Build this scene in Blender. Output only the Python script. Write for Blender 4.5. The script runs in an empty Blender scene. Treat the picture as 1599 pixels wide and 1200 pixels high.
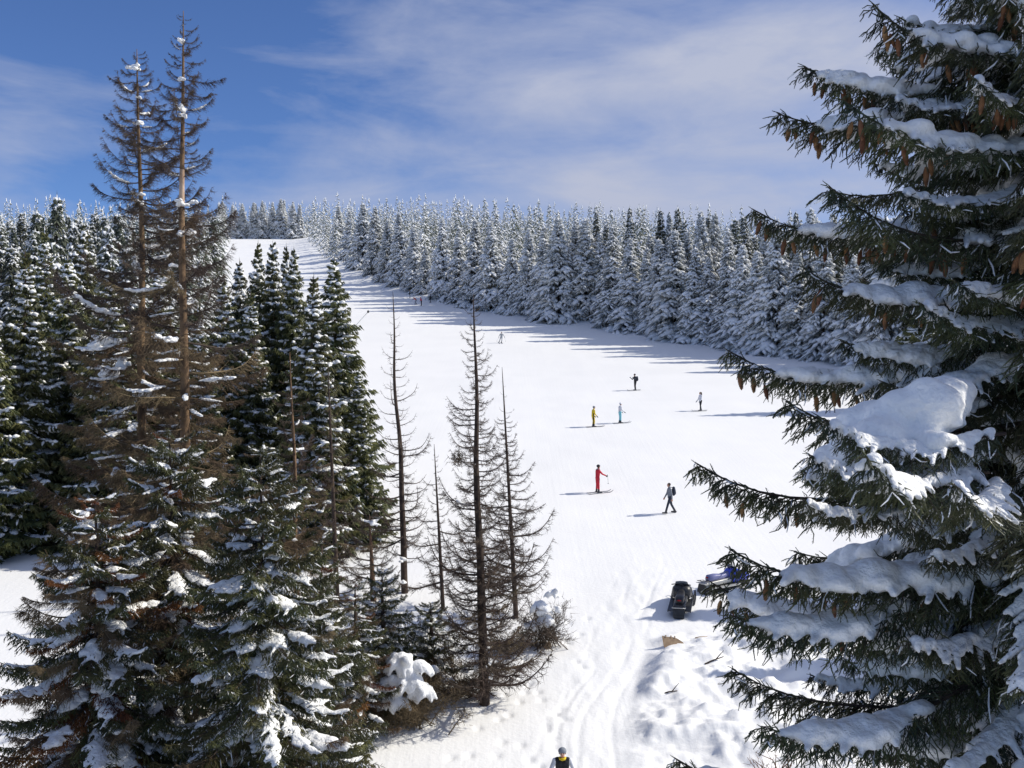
import bpy, math
import numpy as np

# ------------------------------------------------------------------ camera, sky, sun, exposure
scene = bpy.context.scene
COL = scene.collection
F = 1599 * 35.0 / 36.0            # focal length in photo pixels
CX, CY, CZ = 799.5, 600.0, 15.2   # image centre, camera height (seat of a chairlift)
cam_d = bpy.data.cameras.new('camera'); cam = bpy.data.objects.new('camera', cam_d); COL.objects.link(cam)
cam_d.lens = 35.0; cam_d.sensor_width = 36.0; cam_d.clip_start = 0.1; cam_d.clip_end = 5000
cam.location = (0, 0, CZ); cam.rotation_euler = (math.radians(90), 0, 0)
scene.camera = cam
SUN_EL, SUN_AZ = math.radians(37), math.radians(8)     # azimuth: from +X (right) towards +Y (away)
SUN_STRENGTH, SKY_STRENGTH = 4.4, 0.125
sund = bpy.data.lights.new('sun', 'SUN'); sund.energy = SUN_STRENGTH; sund.angle = math.radians(0.5); sund.color = (1.0, 0.94, 0.82)
sun = bpy.data.objects.new('sun', sund); COL.objects.link(sun)
to_sun = np.array([math.cos(SUN_EL) * math.cos(SUN_AZ), math.cos(SUN_EL) * math.sin(SUN_AZ), math.sin(SUN_EL)])
from mathutils import Vector, Matrix, Euler
sun.rotation_euler = Vector(to_sun).to_track_quat('Z', 'Y').to_euler()
scene.view_settings.view_transform = 'Standard'; scene.view_settings.look = 'None'
scene.view_settings.exposure = 0.13; scene.view_settings.gamma = 1.0; scene.view_settings.use_curve_mapping = False
scene.cycles.use_denoising = True
scene.cycles.max_bounces = 6; scene.cycles.diffuse_bounces = 4

world = bpy.data.worlds.new('World'); scene.world = world; world.use_nodes = True
wn, wl = world.node_tree.nodes, world.node_tree.links
wn.clear()
def wnode(t, **k):
    n = wn.new(t)
    for a, b in k.items(): setattr(n, a, b)
    return n
def wmath(op, a, b=None, c=None, clamp=False):
    n = wn.new('ShaderNodeMath'); n.operation = op; n.use_clamp = clamp
    for i, v in enumerate((a, b, c)):
        if v is None: continue
        if isinstance(v, (int, float)): n.inputs[i].default_value = v
        else: wl.new(v, n.inputs[i])
    return n.outputs[0]
sky = wnode('ShaderNodeTexSky', sky_type='NISHITA', sun_disc=False, sun_elevation=SUN_EL, sun_rotation=math.radians(90) - SUN_AZ,
            altitude=1900.0, air_density=1.0, dust_density=0.35, ozone_density=2.2)
tc = wnode('ShaderNodeTexCoord'); sp = wnode('ShaderNodeSeparateXYZ'); wl.new(tc.outputs['Generated'], sp.inputs[0])
X, Y, Z = sp.outputs
ypos = wmath('MAXIMUM', Y, 0.05)
A_, B_ = wmath('DIVIDE', X, ypos), wmath('DIVIDE', Z, ypos)
def gauss(px, py, sx, sy, amp, rot=0.0):
    a0, b0 = (px - CX) / F, (CY - py) / F
    da, db = wmath('SUBTRACT', A_, a0), wmath('SUBTRACT', B_, b0)
    c, s = math.cos(rot), math.sin(rot)
    u = wmath('ADD', wmath('MULTIPLY', da, c), wmath('MULTIPLY', db, s))
    v = wmath('SUBTRACT', wmath('MULTIPLY', db, c), wmath('MULTIPLY', da, s))
    u, v = wmath('DIVIDE', u, sx / F), wmath('DIVIDE', v, sy / F)
    r2 = wmath('ADD', wmath('MULTIPLY', u, u), wmath('MULTIPLY', v, v))
    return wmath('MULTIPLY', wmath('EXPONENT', wmath('MULTIPLY', r2, -1.0)), amp)
def cloud_noise(scale, vec, rot, off, detail, dist=0.0):
    m = wnode('ShaderNodeMapping'); wl.new(tc.outputs['Generated'], m.inputs[0])
    m.inputs['Rotation'].default_value = (0, rot, 0); m.inputs['Scale'].default_value = vec; m.inputs['Location'].default_value = off
    n = wnode('ShaderNodeTexNoise'); wl.new(m.outputs[0], n.inputs['Vector'])
    n.inputs['Scale'].default_value = scale; n.inputs['Detail'].default_value = detail; n.inputs['Roughness'].default_value = 0.58
    n.inputs['Distortion'].default_value = dist
    return n.outputs[0]
n1 = cloud_noise(2.6, (1.0, 1.0, 2.6), 0.16, (1.3, 0.4, 0.2), 8.0, 0.35)
n2 = cloud_noise(8.0, (0.7, 0.7, 2.6), 0.34, (0.6, 2.1, 0.9), 6.0, 0.5)
tex = wmath('ADD', wmath('MULTIPLY', n1, 0.65), wmath('MULTIPLY', n2, 0.35))
g = gauss(1000, 290, 330, 85, 0.72, 0.10)
for a in ((820, 175, 420, 60, 0.34, 0.25), (1130, 70, 460, 95, 0.72, 0.05), (640, 20, 220, 50, 0.25, 0.0), (10, 215, 130, 95, 0.50, 0.0), (540, 305, 160, 25, 0.22, 0.0),
          (1500, 250, 350, 220, 0.55, 0.2), (60, 20, 260, 60, -0.12, 0.0), (480, 225, 210, 60, -0.12, 0.0), (1130, 255, 150, 22, -0.20, -0.1)):
    g = wmath('ADD', g, gauss(*a))
mask = wmath('ADD', wmath('MULTIPLY', wmath('SUBTRACT', tex, 0.5), 3.4), wmath('ADD', g, 0.03))
def ramp(v, a, b):
    n = wn.new('ShaderNodeMapRange'); n.interpolation_type = 'SMOOTHSTEP'; n.inputs[1].default_value = a; n.inputs[2].default_value = b; wl.new(v, n.inputs[0]); return n.outputs[0]
# extra cloud veil, mostly out of view, added right and overhead to lift shadow fill
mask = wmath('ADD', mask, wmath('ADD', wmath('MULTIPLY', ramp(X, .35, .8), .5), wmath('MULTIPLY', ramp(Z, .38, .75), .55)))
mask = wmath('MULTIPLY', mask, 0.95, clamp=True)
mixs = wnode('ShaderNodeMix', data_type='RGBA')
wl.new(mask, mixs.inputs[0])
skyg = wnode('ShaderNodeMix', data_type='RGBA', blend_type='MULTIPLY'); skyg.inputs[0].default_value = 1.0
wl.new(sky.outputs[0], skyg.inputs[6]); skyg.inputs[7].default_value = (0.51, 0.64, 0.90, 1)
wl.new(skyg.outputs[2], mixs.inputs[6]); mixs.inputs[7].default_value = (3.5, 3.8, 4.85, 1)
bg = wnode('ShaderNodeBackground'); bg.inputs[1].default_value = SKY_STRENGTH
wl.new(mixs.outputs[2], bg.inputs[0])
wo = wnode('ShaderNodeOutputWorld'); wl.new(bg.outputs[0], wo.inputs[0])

# ------------------------------------------------------------------ helpers
def nrm(v):
    return v / np.maximum(np.linalg.norm(v, axis=-1, keepdims=True), 1e-9)
def frames(d):
    up = np.zeros_like(d); up[..., 2] = 1.0
    par = np.abs(d[..., 2]) > 0.95
    up[par] = (1.0, 0.0, 0.0)
    a = nrm(np.cross(d, up)); b = np.cross(a, d)
    return a, b
class MB:
    """collects vertices and faces, then makes ONE mesh"""
    def __init__(self): self.v = []; self.t = []; self.q = []; self.mt = []; self.mq = []; self.n = 0
    def add(self, v, t=None, q=None, mat=0):
        v = np.asarray(v, float).reshape(-1, 3)
        if t is not None and len(t):
            t = np.asarray(t, np.int64).reshape(-1, 3); self.t.append(t + self.n); self.mt.append(np.full(len(t), mat, np.int32))
        if q is not None and len(q):
            q = np.asarray(q, np.int64).reshape(-1, 4); self.q.append(q + self.n); self.mq.append(np.full(len(q), mat, np.int32))
        self.v.append(v); self.n += len(v)
        return self
    def arrays(self):
        v = np.concatenate(self.v) if self.v else np.zeros((0, 3))
        t = np.concatenate(self.t) if self.t else np.zeros((0, 3), np.int64)
        q = np.concatenate(self.q) if self.q else np.zeros((0, 4), np.int64)
        mt = np.concatenate(self.mt) if self.mt else np.zeros(0, np.int32)
        mq = np.concatenate(self.mq) if self.mq else np.zeros(0, np.int32)
        return v, t, q, mt, mq
    def mesh(self, name, mats, smooth=True):
        v, t, q, mt, mq = self.arrays()
        me = bpy.data.meshes.new(name)
        me.vertices.add(len(v)); me.vertices.foreach_set('co', v.astype(np.float32).ravel())
        idx = np.concatenate([t.ravel(), q.ravel()]).astype(np.int32)
        me.loops.add(len(idx)); me.loops.foreach_set('vertex_index', idx)
        st = np.concatenate([np.arange(len(t)) * 3, len(t) * 3 + np.arange(len(q)) * 4]).astype(np.int32)
        me.polygons.add(len(st)); me.polygons.foreach_set('loop_start', st)
        me.polygons.foreach_set('material_index', np.concatenate([mt, mq]).astype(np.int32))
        me.polygons.foreach_set('use_smooth', np.full(len(st), bool(smooth)))
        for m in (mats if isinstance(mats, (list, tuple)) else [mats]): me.materials.append(m)
        me.update(calc_edges=True)
        return me
    # --- shapes
    def lens(self, P, Q, r, sides=3, t=0.35, flat=1.0, mat=0):
        """spindles from P to Q, thickest (r) at t"""
        P = np.asarray(P, float).reshape(-1, 3); Q = np.asarray(Q, float).reshape(-1, 3); N = len(P)
        if N == 0: return
        r = np.broadcast_to(np.asarray(r, float), (N,))
        a, b = frames(nrm(Q - P)); C = P + (Q - P) * t
        ang = np.arange(sides) * 2 * math.pi / sides
        ring = C[:, None] + r[:, None, None] * (np.cos(ang)[None, :, None] * a[:, None] + flat * np.sin(ang)[None, :, None] * b[:, None])
        v = np.concatenate([P[:, None], ring, Q[:, None]], 1)
        k = np.arange(sides); k2 = (k + 1) % sides
        t1 = np.stack([np.zeros(sides, int), 1 + k2, 1 + k], 1); t2 = np.stack([np.full(sides, sides + 1), 1 + k, 1 + k2], 1)
        T = np.concatenate([t1, t2])[None] + (np.arange(N) * (sides + 2))[:, None, None]
        self.add(v, t=T, mat=mat)
    def spikes(self, P, Q, r, sides=3, mat=0):
        P = np.asarray(P, float).reshape(-1, 3); Q = np.asarray(Q, float).reshape(-1, 3); N = len(P)
        if N == 0: return
        r = np.broadcast_to(np.asarray(r, float), (N,))
        a, b = frames(nrm(Q - P)); ang = np.arange(sides) * 2 * math.pi / sides
        ring = P[:, None] + r[:, None, None] * (np.cos(ang)[None, :, None] * a[:, None] + np.sin(ang)[None, :, None] * b[:, None])
        v = np.concatenate([ring, Q[:, None]], 1); k = np.arange(sides)
        T = np.stack([k, (k + 1) % sides, np.full(sides, sides)], 1)[None] + (np.arange(N) * (sides + 1))[:, None, None]
        self.add(v, t=T, mat=mat)
    def blades(self, P, Q, w, S, mat=0):
        """single triangles: needles"""
        v = np.stack([P - S * w[:, None], P + S * w[:, None], Q], 1); N = len(P)
        self.add(v, t=np.arange(3 * N).reshape(-1, 3), mat=mat)
    def tubes(self, P, R, sides=5, cap=True, mat=0):
        """P (N,K,3) polylines, R (N,K) radii"""
        P = np.asarray(P, float); R = np.asarray(R, float)
        if P.ndim == 2: P = P[None]; R = np.broadcast_to(R, P.shape[:2]) if R.ndim < 2 else R
        N, K, _ = P.shape
        d = nrm(np.gradient(P, axis=1)); a, b = frames(d)
        ang = np.arange(sides) * 2 * math.pi / sides
        ring = P[:, :, None] + R[:, :, None, None] * (np.cos(ang)[None, None, :, None] * a[:, :, None] + np.sin(ang)[None, None, :, None] * b[:, :, None])
        base = (np.arange(N) * K * sides)[:, None, None] + (np.arange(K - 1) * sides)[None, :, None]
        k = np.arange(sides)[None, None]; k2 = (k + 1) % sides
        q = np.stack([base + k, base + k2, base + sides + k2, base + sides + k], -1)
        T = []
        if cap:
            for i in range(1, sides - 1):
                o = np.arange(N) * K * sides
                T.append(np.stack([o, o + i + 1, o + i], -1)); o2 = o + (K - 1) * sides
                T.append(np.stack([o2, o2 + i, o2 + i + 1], -1))
        self.add(ring, t=np.concatenate(T) if T else None, q=q, mat=mat)
    def ball(self, c, r, mat=0, sub=2, jitter=0.0, rng=None):
        v, t = ICO[sub]; s = v.copy()
        if jitter: s = s * (1 + jitter * rng.standard_normal((len(s), 1)))
        self.add(s * np.asarray(r, float) + np.asarray(c, float), t=t, mat=mat)
    def capsule(self, p, q, r0, r1, mat=0, n=10):
        p, q = np.asarray(p, float), np.asarray(q, float); d = nrm((q - p)[None])[0]
        pts = [p - d * r0, p - d * r0 * .8, p - d * r0 * .4, p, q, q + d * r1 * .4, q + d * r1 * .8, q + d * r1]
        rad = [r0 * .05, r0 * .6, r0 * .92, r0, r1, r1 * .92, r1 * .6, r1 * .05]
        self.tubes(np.array([pts]), np.array([rad]), n, mat=mat)
    def box(self, lo, hi, mat=0, M=None):
        lo, hi = np.asarray(lo, float), np.asarray(hi, float)
        v = np.array([[x, y, z] for z in (lo[2], hi[2]) for y in (lo[1], hi[1]) for x in (lo[0], hi[0])])
        if M is not None: v = v @ np.array(M.to_3x3()).T + np.array(M.translation)
        self.add(v, q=[(0, 2, 3, 1), (4, 5, 7, 6), (0, 1, 5, 4), (2, 6, 7, 3), (0, 4, 6, 2), (1, 3, 7, 5)], mat=mat)
    def loft(self, secs, sides=20, mat=0, axis='y', p=2.6):
        """sections (pos, xc, half width, z bottom, z top), superellipse"""
        ang = np.arange(sides) * 2 * math.pi / sides; c, s = np.cos(ang), np.sin(ang)
        ex, ez = np.sign(c) * np.abs(c) ** (2 / p), np.sign(s) * np.abs(s) ** (2 / p)
        rings = np.array([np.stack([xc + hw * ex, np.full(sides, y), (zb + zt) / 2 + (zt - zb) / 2 * ez], 1) for y, xc, hw, zb, zt in secs])
        K = len(secs); base = (np.arange(K - 1) * sides)[:, None]; k = np.arange(sides)[None]; k2 = (k + 1) % sides
        q = np.stack([base + k, base + sides + k, base + sides + k2, base + k2], -1)
        T = [(0, i, i + 1) for i in range(1, sides - 1)] + [((K - 1) * sides, (K - 1) * sides + i + 1, (K - 1) * sides + i) for i in range(1, sides - 1)]
        self.add(rings, t=T, q=q, mat=mat)
    def prism(self, poly, x0, x1, mat=0):
        """polygon in (y,z) extruded along x (convex or mildly concave, fan caps about centroid)"""
        poly = np.asarray(poly, float); n = len(poly); c = poly.mean(0)
        f = lambda x: np.concatenate([np.column_stack([np.full(n, x), poly]), [[x, c[0], c[1]]]])
        v = np.concatenate([f(x0), f(x1)]); k = np.arange(n); k2 = (k + 1) % n
        q = np.stack([k, k2, n + 1 + k2, n + 1 + k], 1)
        t = np.concatenate([np.stack([np.full(n, n), k2, k], 1), np.stack([np.full(n, 2 * n + 1), n + 1 + k, n + 1 + k2], 1)])
        self.add(v, t=t, q=q, mat=mat)
def make_ico():
    import bmesh
    out = {}
    for s in (1, 2, 3):
        bm = bmesh.new(); bmesh.ops.create_icosphere(bm, subdivisions=s, radius=1.0)
        bm.verts.ensure_lookup_table()
        out[s] = (np.array([v.co[:] for v in bm.verts]), np.array([[v.index for v in f.verts] for f in bm.faces])); bm.free()
    return out
ICO = make_ico()
def obj(name, me, parent=None, loc=None, rot=None, scale=None):
    o = bpy.data.objects.new(name, me); COL.objects.link(o)
    if parent is not None: o.parent = parent
    if loc is not None: o.location = loc
    if rot is not None: o.rotation_euler = rot
    if scale is not None: o.scale = (scale,) * 3 if isinstance(scale, (int, float)) else scale
    return o
def tag(o, label, cat, group=None):
    o['label'] = label; o['category'] = cat
    if group: o['group'] = group
    return o
def thing(name, label, cat, loc, rotz=0.0, group=None):
    o = bpy.data.objects.new(name, None); COL.objects.link(o); o.empty_display_size = 0.2
    o.location = loc; o.rotation_euler = (0, 0, rotz)
    return tag(o, label, cat, group)
def voxel_union(mb, voxel, smooth=4, mats=None, name='merged'):
    me = mb.mesh('tmp', [], True); o = bpy.data.objects.new('tmp', me); COL.objects.link(o)
    m = o.modifiers.new('r', 'REMESH'); m.mode = 'VOXEL'; m.voxel_size = voxel; m.use_smooth_shade = True
    if smooth:
        s = o.modifiers.new('s', 'SMOOTH'); s.factor = 0.5; s.iterations = smooth
    dg = bpy.context.evaluated_depsgraph_get()
    out = bpy.data.meshes.new_from_object(o.evaluated_get(dg)); out.name = name
    bpy.data.objects.remove(o); bpy.data.meshes.remove(me)
    out.materials.clear()
    for k in (mats or []): out.materials.append(k)
    out.polygons.foreach_set('use_smooth', np.ones(len(out.polygons), bool))
    return out

# ------------------------------------------------------------------ materials
def mat(name, base, base2=None, scale=4.0, rough=0.7, bump=0.0, bscale=20.0, spec=0.3, rnd=0.0, metal=0.0, coat=0.0, detail=4.0, ramp=(0.35, 0.65), dist=0.02):
    m = bpy.data.materials.new(name); m.use_nodes = True
    nt = m.node_tree; n, l = nt.nodes, nt.links; p = n['Principled BSDF']
    p.inputs['Roughness'].default_value = rough; p.inputs['Specular IOR Level'].default_value = spec
    p.inputs['Metallic'].default_value = metal; p.inputs['Coat Weight'].default_value = coat
    t = n.new('ShaderNodeTexCoord'); col = None
    if base2 is not None:
        no = n.new('ShaderNodeTexNoise'); no.inputs['Scale'].default_value = scale; no.inputs['Detail'].default_value = detail
        l.new(t.outputs['Object'], no.inputs['Vector'])
        cr = n.new('ShaderNodeValToRGB'); l.new(no.outputs[0], cr.inputs[0])
        cr.color_ramp.elements[0].position = ramp[0]; cr.color_ramp.elements[1].position = ramp[1]
        cr.color_ramp.elements[0].color = (*base, 1); cr.color_ramp.elements[1].color = (*base2, 1); col = cr.outputs[0]
    else: p.inputs['Base Color'].default_value = (*base, 1)
    if rnd and col is not None:
        oi = n.new('ShaderNodeObjectInfo'); h = n.new('ShaderNodeHueSaturation'); l.new(col, h.inputs['Color'])
        mr = n.new('ShaderNodeMapRange'); mr.inputs['To Min'].default_value = 1 - rnd; mr.inputs['To Max'].default_value = 1 + rnd
        l.new(oi.outputs['Random'], mr.inputs[0]); l.new(mr.outputs[0], h.inputs['Value'])
        mh = n.new('ShaderNodeMapRange'); mh.inputs['To Min'].default_value = 0.485; mh.inputs['To Max'].default_value = 0.515
        l.new(oi.outputs['Random'], mh.inputs[0]); l.new(mh.outputs[0], h.inputs['Hue']); col = h.outputs[0]
    if col is not None: l.new(col, p.inputs['Base Color'])
    if bump:
        b = n.new('ShaderNodeTexNoise'); b.inputs['Scale'].default_value = bscale; b.inputs['Detail'].default_value = 6
        l.new(t.outputs['Object'], b.inputs['Vector'])
        bu = n.new('ShaderNodeBump'); bu.inputs['Strength'].default_value = bump; bu.inputs['Distance'].default_value = dist
        l.new(b.outputs[0], bu.inputs['Height']); l.new(bu.outputs[0], p.inputs['Normal'])
    return m
M_SNOW = mat('snow_ground', (0.86, 0.862, 0.86), (0.89, 0.89, 0.885), 0.15, 0.55, 0.28, 7.0, 0.25, dist=0.05)
M_TSNOW = mat('snow_on_branches', (0.84, 0.85, 0.86), (0.88, 0.885, 0.885), 3.0, 0.7, 0.75, 16.0, 0.15, dist=0.05)
M_FROST = mat('rime_frost', (0.72, 0.74, 0.76), (0.88, 0.885, 0.89), 0.9, 0.75, 0, 1, 0.15, rnd=0.10)
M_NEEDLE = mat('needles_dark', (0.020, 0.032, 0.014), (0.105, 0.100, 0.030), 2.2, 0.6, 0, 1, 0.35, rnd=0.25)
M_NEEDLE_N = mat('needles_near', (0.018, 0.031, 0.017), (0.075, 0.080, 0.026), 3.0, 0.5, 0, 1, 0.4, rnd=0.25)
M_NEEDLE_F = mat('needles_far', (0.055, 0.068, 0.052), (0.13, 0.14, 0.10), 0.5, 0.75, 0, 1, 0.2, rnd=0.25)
M_NEEDLE_R = mat('needles_rimed', (0.20, 0.22, 0.215), (0.38, 0.40, 0.40), 0.6, 0.75, 0, 1, 0.2, rnd=0.2)
M_RUST = mat('needles_rusty', (0.10, 0.042, 0.016), (0.20, 0.085, 0.03), 2.0, 0.75, 0, 1, 0.2, rnd=0.2)
M_DRY = mat('dry_twigs', (0.085, 0.064, 0.043), (0.17, 0.122, 0.075), 1.6, 0.85, 0, 1, 0.15, rnd=0.25)
M_TWIG = mat('dead_twigs_grey', (0.055, 0.042, 0.036), (0.105, 0.078, 0.062), 1.8, 0.85, 0, 1, 0.15, rnd=0.2)
M_BARK = mat('bark', (0.085, 0.055, 0.038), (0.21, 0.13, 0.08), 3.0, 0.9, 0.6, 12, 0.15, rnd=0.12, dist=0.03)
M_BARK_D = mat('bark_dark', (0.04, 0.03, 0.026), (0.09, 0.066, 0.052), 4.0, 0.9, 0.6, 14, 0.15, dist=0.03)
M_WOOD = mat('bare_wood', (0.34, 0.23, 0.16), (0.5, 0.38, 0.29), 3.0, 0.85, 0.4, 10, 0.15, dist=0.02)
M_CONE = mat('cone', (0.14, 0.068, 0.034), (0.28, 0.14, 0.066), 25, 0.7, 0.5, 60, 0.25, rnd=0.25, dist=0.01)

nt = M_SNOW.node_tree; pb = nt.nodes['Principled BSDF']; tcn = nt.nodes.new('ShaderNodeTexCoord'); prev = pb.inputs['Normal'].links[0].from_socket
for sc_, rot_, st_ in (((5.0, .10, .1), .10, .09), ((4.0, .07, .1), -.28, .07)):     # faint crossing ski traces running down the slope
    mp = nt.nodes.new('ShaderNodeMapping'); mp.inputs['Scale'].default_value = sc_; mp.inputs['Rotation'].default_value = (0, 0, rot_); nt.links.new(tcn.outputs['Object'], mp.inputs[0])
    no = nt.nodes.new('ShaderNodeTexNoise'); no.inputs['Scale'].default_value = 1.0; no.inputs['Detail'].default_value = 3; nt.links.new(mp.outputs[0], no.inputs['Vector'])
    bu = nt.nodes.new('ShaderNodeBump'); bu.inputs['Strength'].default_value = st_; bu.inputs['Distance'].default_value = .08
    nt.links.new(no.outputs[0], bu.inputs['Height']); nt.links.new(prev, bu.inputs['Normal']); prev = bu.outputs[0]
nt.links.new(prev, pb.inputs['Normal'])

# ------------------------------------------------------------------ terrain
def hash2(i, j, s):
    v = np.sin(i * 127.1 + j * 311.7 + s * 74.7) * 43758.5453
    return v - np.floor(v)
def vnoise(x, y, s=0.0):
    i, j = np.floor(x), np.floor(y); fx, fy = x - i, y - j
    fx, fy = fx * fx * (3 - 2 * fx), fy * fy * (3 - 2 * fy)
    return (hash2(i, j, s) * (1 - fx) + hash2(i + 1, j, s) * fx) * (1 - fy) + (hash2(i, j + 1, s) * (1 - fx) + hash2(i + 1, j + 1, s) * fx) * fy
def fbm(x, y, s=0.0, o=4):
    r, a = 0, 0.5
    for k in range(o): r = r + a * vnoise(x * 2 ** k, y * 2 ** k, s + k); a *= 0.5
    return r
_py = np.array([-60, 0, 30, 60, 105, 155, 205, 280, 350, 400, 430, 470, 560, 900, 3000.])
_pz = np.array([-7, 0, 4.1, 8.2, 14.4, 21.7, 32.0, 49.0, 63.5, 73.2, 78.0, 81.5, 83, 70, 40.])
_dy = np.linspace(-60, 3000, 6121); _dz = np.interp(_dy, _py, _pz)
_kk = np.ones(41) / 41; _dz = np.convolve(np.pad(_dz, 20, mode='edge'), _kk, 'valid')
def sstep(a, b, x):
    t = np.clip((x - a) / (b - a), 0, 1); return t * t * (3 - 2 * t)
EY = np.array([0, 60, 100, 130, 150, 158, 172, 181, 190, 205, 225, 260, 300, 400, 460.])
EX = np.array([60, 60, 54, 45, 36, 28, 18, 10, 3, -10, -25, -43, -62, -82, -95.])
def xedge(y): return np.interp(y, EY, EX)
def track_x(y): return np.interp(y, [20, 29, 34, 39, 48, 70], [1.6, 1.75, 2.6, 4.2, 6.6, 9.0])
PITS = np.random.default_rng(5).uniform(size=(90, 3))
def G(x, y, detail=True):
    x = np.asarray(x, float); y = np.asarray(y, float)
    z = np.interp(y, _dy, _dz)
    e = x - xedge(y)
    z = z + np.where(y > 60, 1.0, 0.0) * (sstep(-7, 3, e) * 1.1 - 0.035 * np.clip(e - 30, 0, 200))
    z = z + 0.5 * (fbm(x / 22, y / 22, 3.0, 3) - 0.45) * sstep(25, 60, y)
    if not detail: return z
    z = z + 0.10 * (fbm(x / 3.0, y / 3.0, 9.0, 3) - 0.45)
    # lumpy snow bank at the lower right, partly ploughed up
    left = np.interp(y, [26, 29.5, 33, 37, 38.6, 42], [2.9, 3.1, 4.0, 5.0, 5.4, 9.5])
    m = sstep(-0.2, 0.9, x - left) * sstep(40.5, 38.2, y + 0.25 * (x - 6)) * sstep(20, 26, y) * sstep(16, 11, x)
    l1 = np.abs(fbm(x / 0.9, y / 0.7, 21.0, 5) - 0.47); l2 = fbm(x / 2.3, y / 1.5, 33.0, 3)
    z = z + m * (0.28 + 1.0 * (l2 - 0.45) + 0.75 * l1) * (0.35 + 0.65 * sstep(28.5, 31, y + 0.3 * (x - 5)))
    # ski and sled tracks down the middle
    u = x - track_x(y); w = sstep(2.0, 0.8, np.abs(u)) * sstep(52, 42, y) * sstep(18, 24, y)
    wig = 0.25 * (vnoise(y / 4.0, x * 0 + 2.0, 4.0) - 0.5)
    gsum = 0
    for k, (c, a, s) in enumerate(((-1.25, .03, .07), (-.95, .03, .06), (-.45, .045, .1), (-.1, .03, .06), (.25, .05, .12), (.55, .03, .06), (.95, .05, .1), (1.3, .04, .08))):
        cc = c * (1 + .5 * (vnoise(y / 6.0, x * 0 + 7.0, 3.0) - .5)) + wig * (1 + .3 * k) + 0.55 * (vnoise(y / 4.5, x * 0 + k, 8.0) - .5)
        gsum = gsum + .75 * a * np.exp(-((u - cc) / (.7 * s)) ** 2) * sstep(.25, .7, vnoise(y / 2.2, x * 0 + k * 3.1, 5.0))
    z = z - w * (gsum + 0.09 * (fbm(x / 0.5, y / 1.2, 17.0, 3) - .45))
    for a, b, c in PITS:       # footprints beside the tracks
        px_, py_ = -1.6 + 3.6 * a + (b - .4) * 2.2, 27 + 14 * b
        if c < .75: z = z - 0.07 * np.exp(-(((x - px_) / .11) ** 2 + ((y - py_) / .16) ** 2))
    return z
def grow(a, step, end, f):
    out = [a]
    while (out[-1] - end) * (1 if step > 0 else -1) < 0: out.append(out[-1] + step); step *= f
    return out
xs = np.array(sorted(set(grow(-2.0, -0.1, -900, 1.05) + grow(-2.0, 0.092, 11.0, 1.0) + grow(11.0, 0.1, 900, 1.05))))
ys = np.array(sorted(set(grow(25.0, -0.1, -40, 1.06) + grow(25.0, 0.095, 44.0, 1.0) + grow(44.0, 0.1, 2400, 1.022))))
XX, YY = np.meshgrid(xs, ys); ZZ = G(XX, YY)
gm = MB(); nx, ny = len(xs), len(ys)
ii = (np.arange(ny - 1) * nx)[:, None] + np.arange(nx - 1)[None]
gm.add(np.stack([XX, YY, ZZ], -1), q=np.stack([ii, ii + 1, ii + nx + 1, ii + nx], -1))
ground = obj('snow_ground', gm.mesh('snow_ground', M_SNOW)); ground['kind'] = 'structure'
def Gz(x, y): return float(G(np.array([x]), np.array([y]))[0])
def at(px, d): return (px - CX) / F * d
def top_z(py, d): return CZ + (CY - py) * d / F
def hit(px, py):
    d = np.linspace(10, 480, 4701); x = (px - CX) / F * d; z = CZ + (CY - py) * d / F
    k = np.nonzero(z <= G(x, d, False))[0]
    D = d[k[0]] if len(k) else 430.0
    return float((px - CX) / F * D), float(D)

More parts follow.
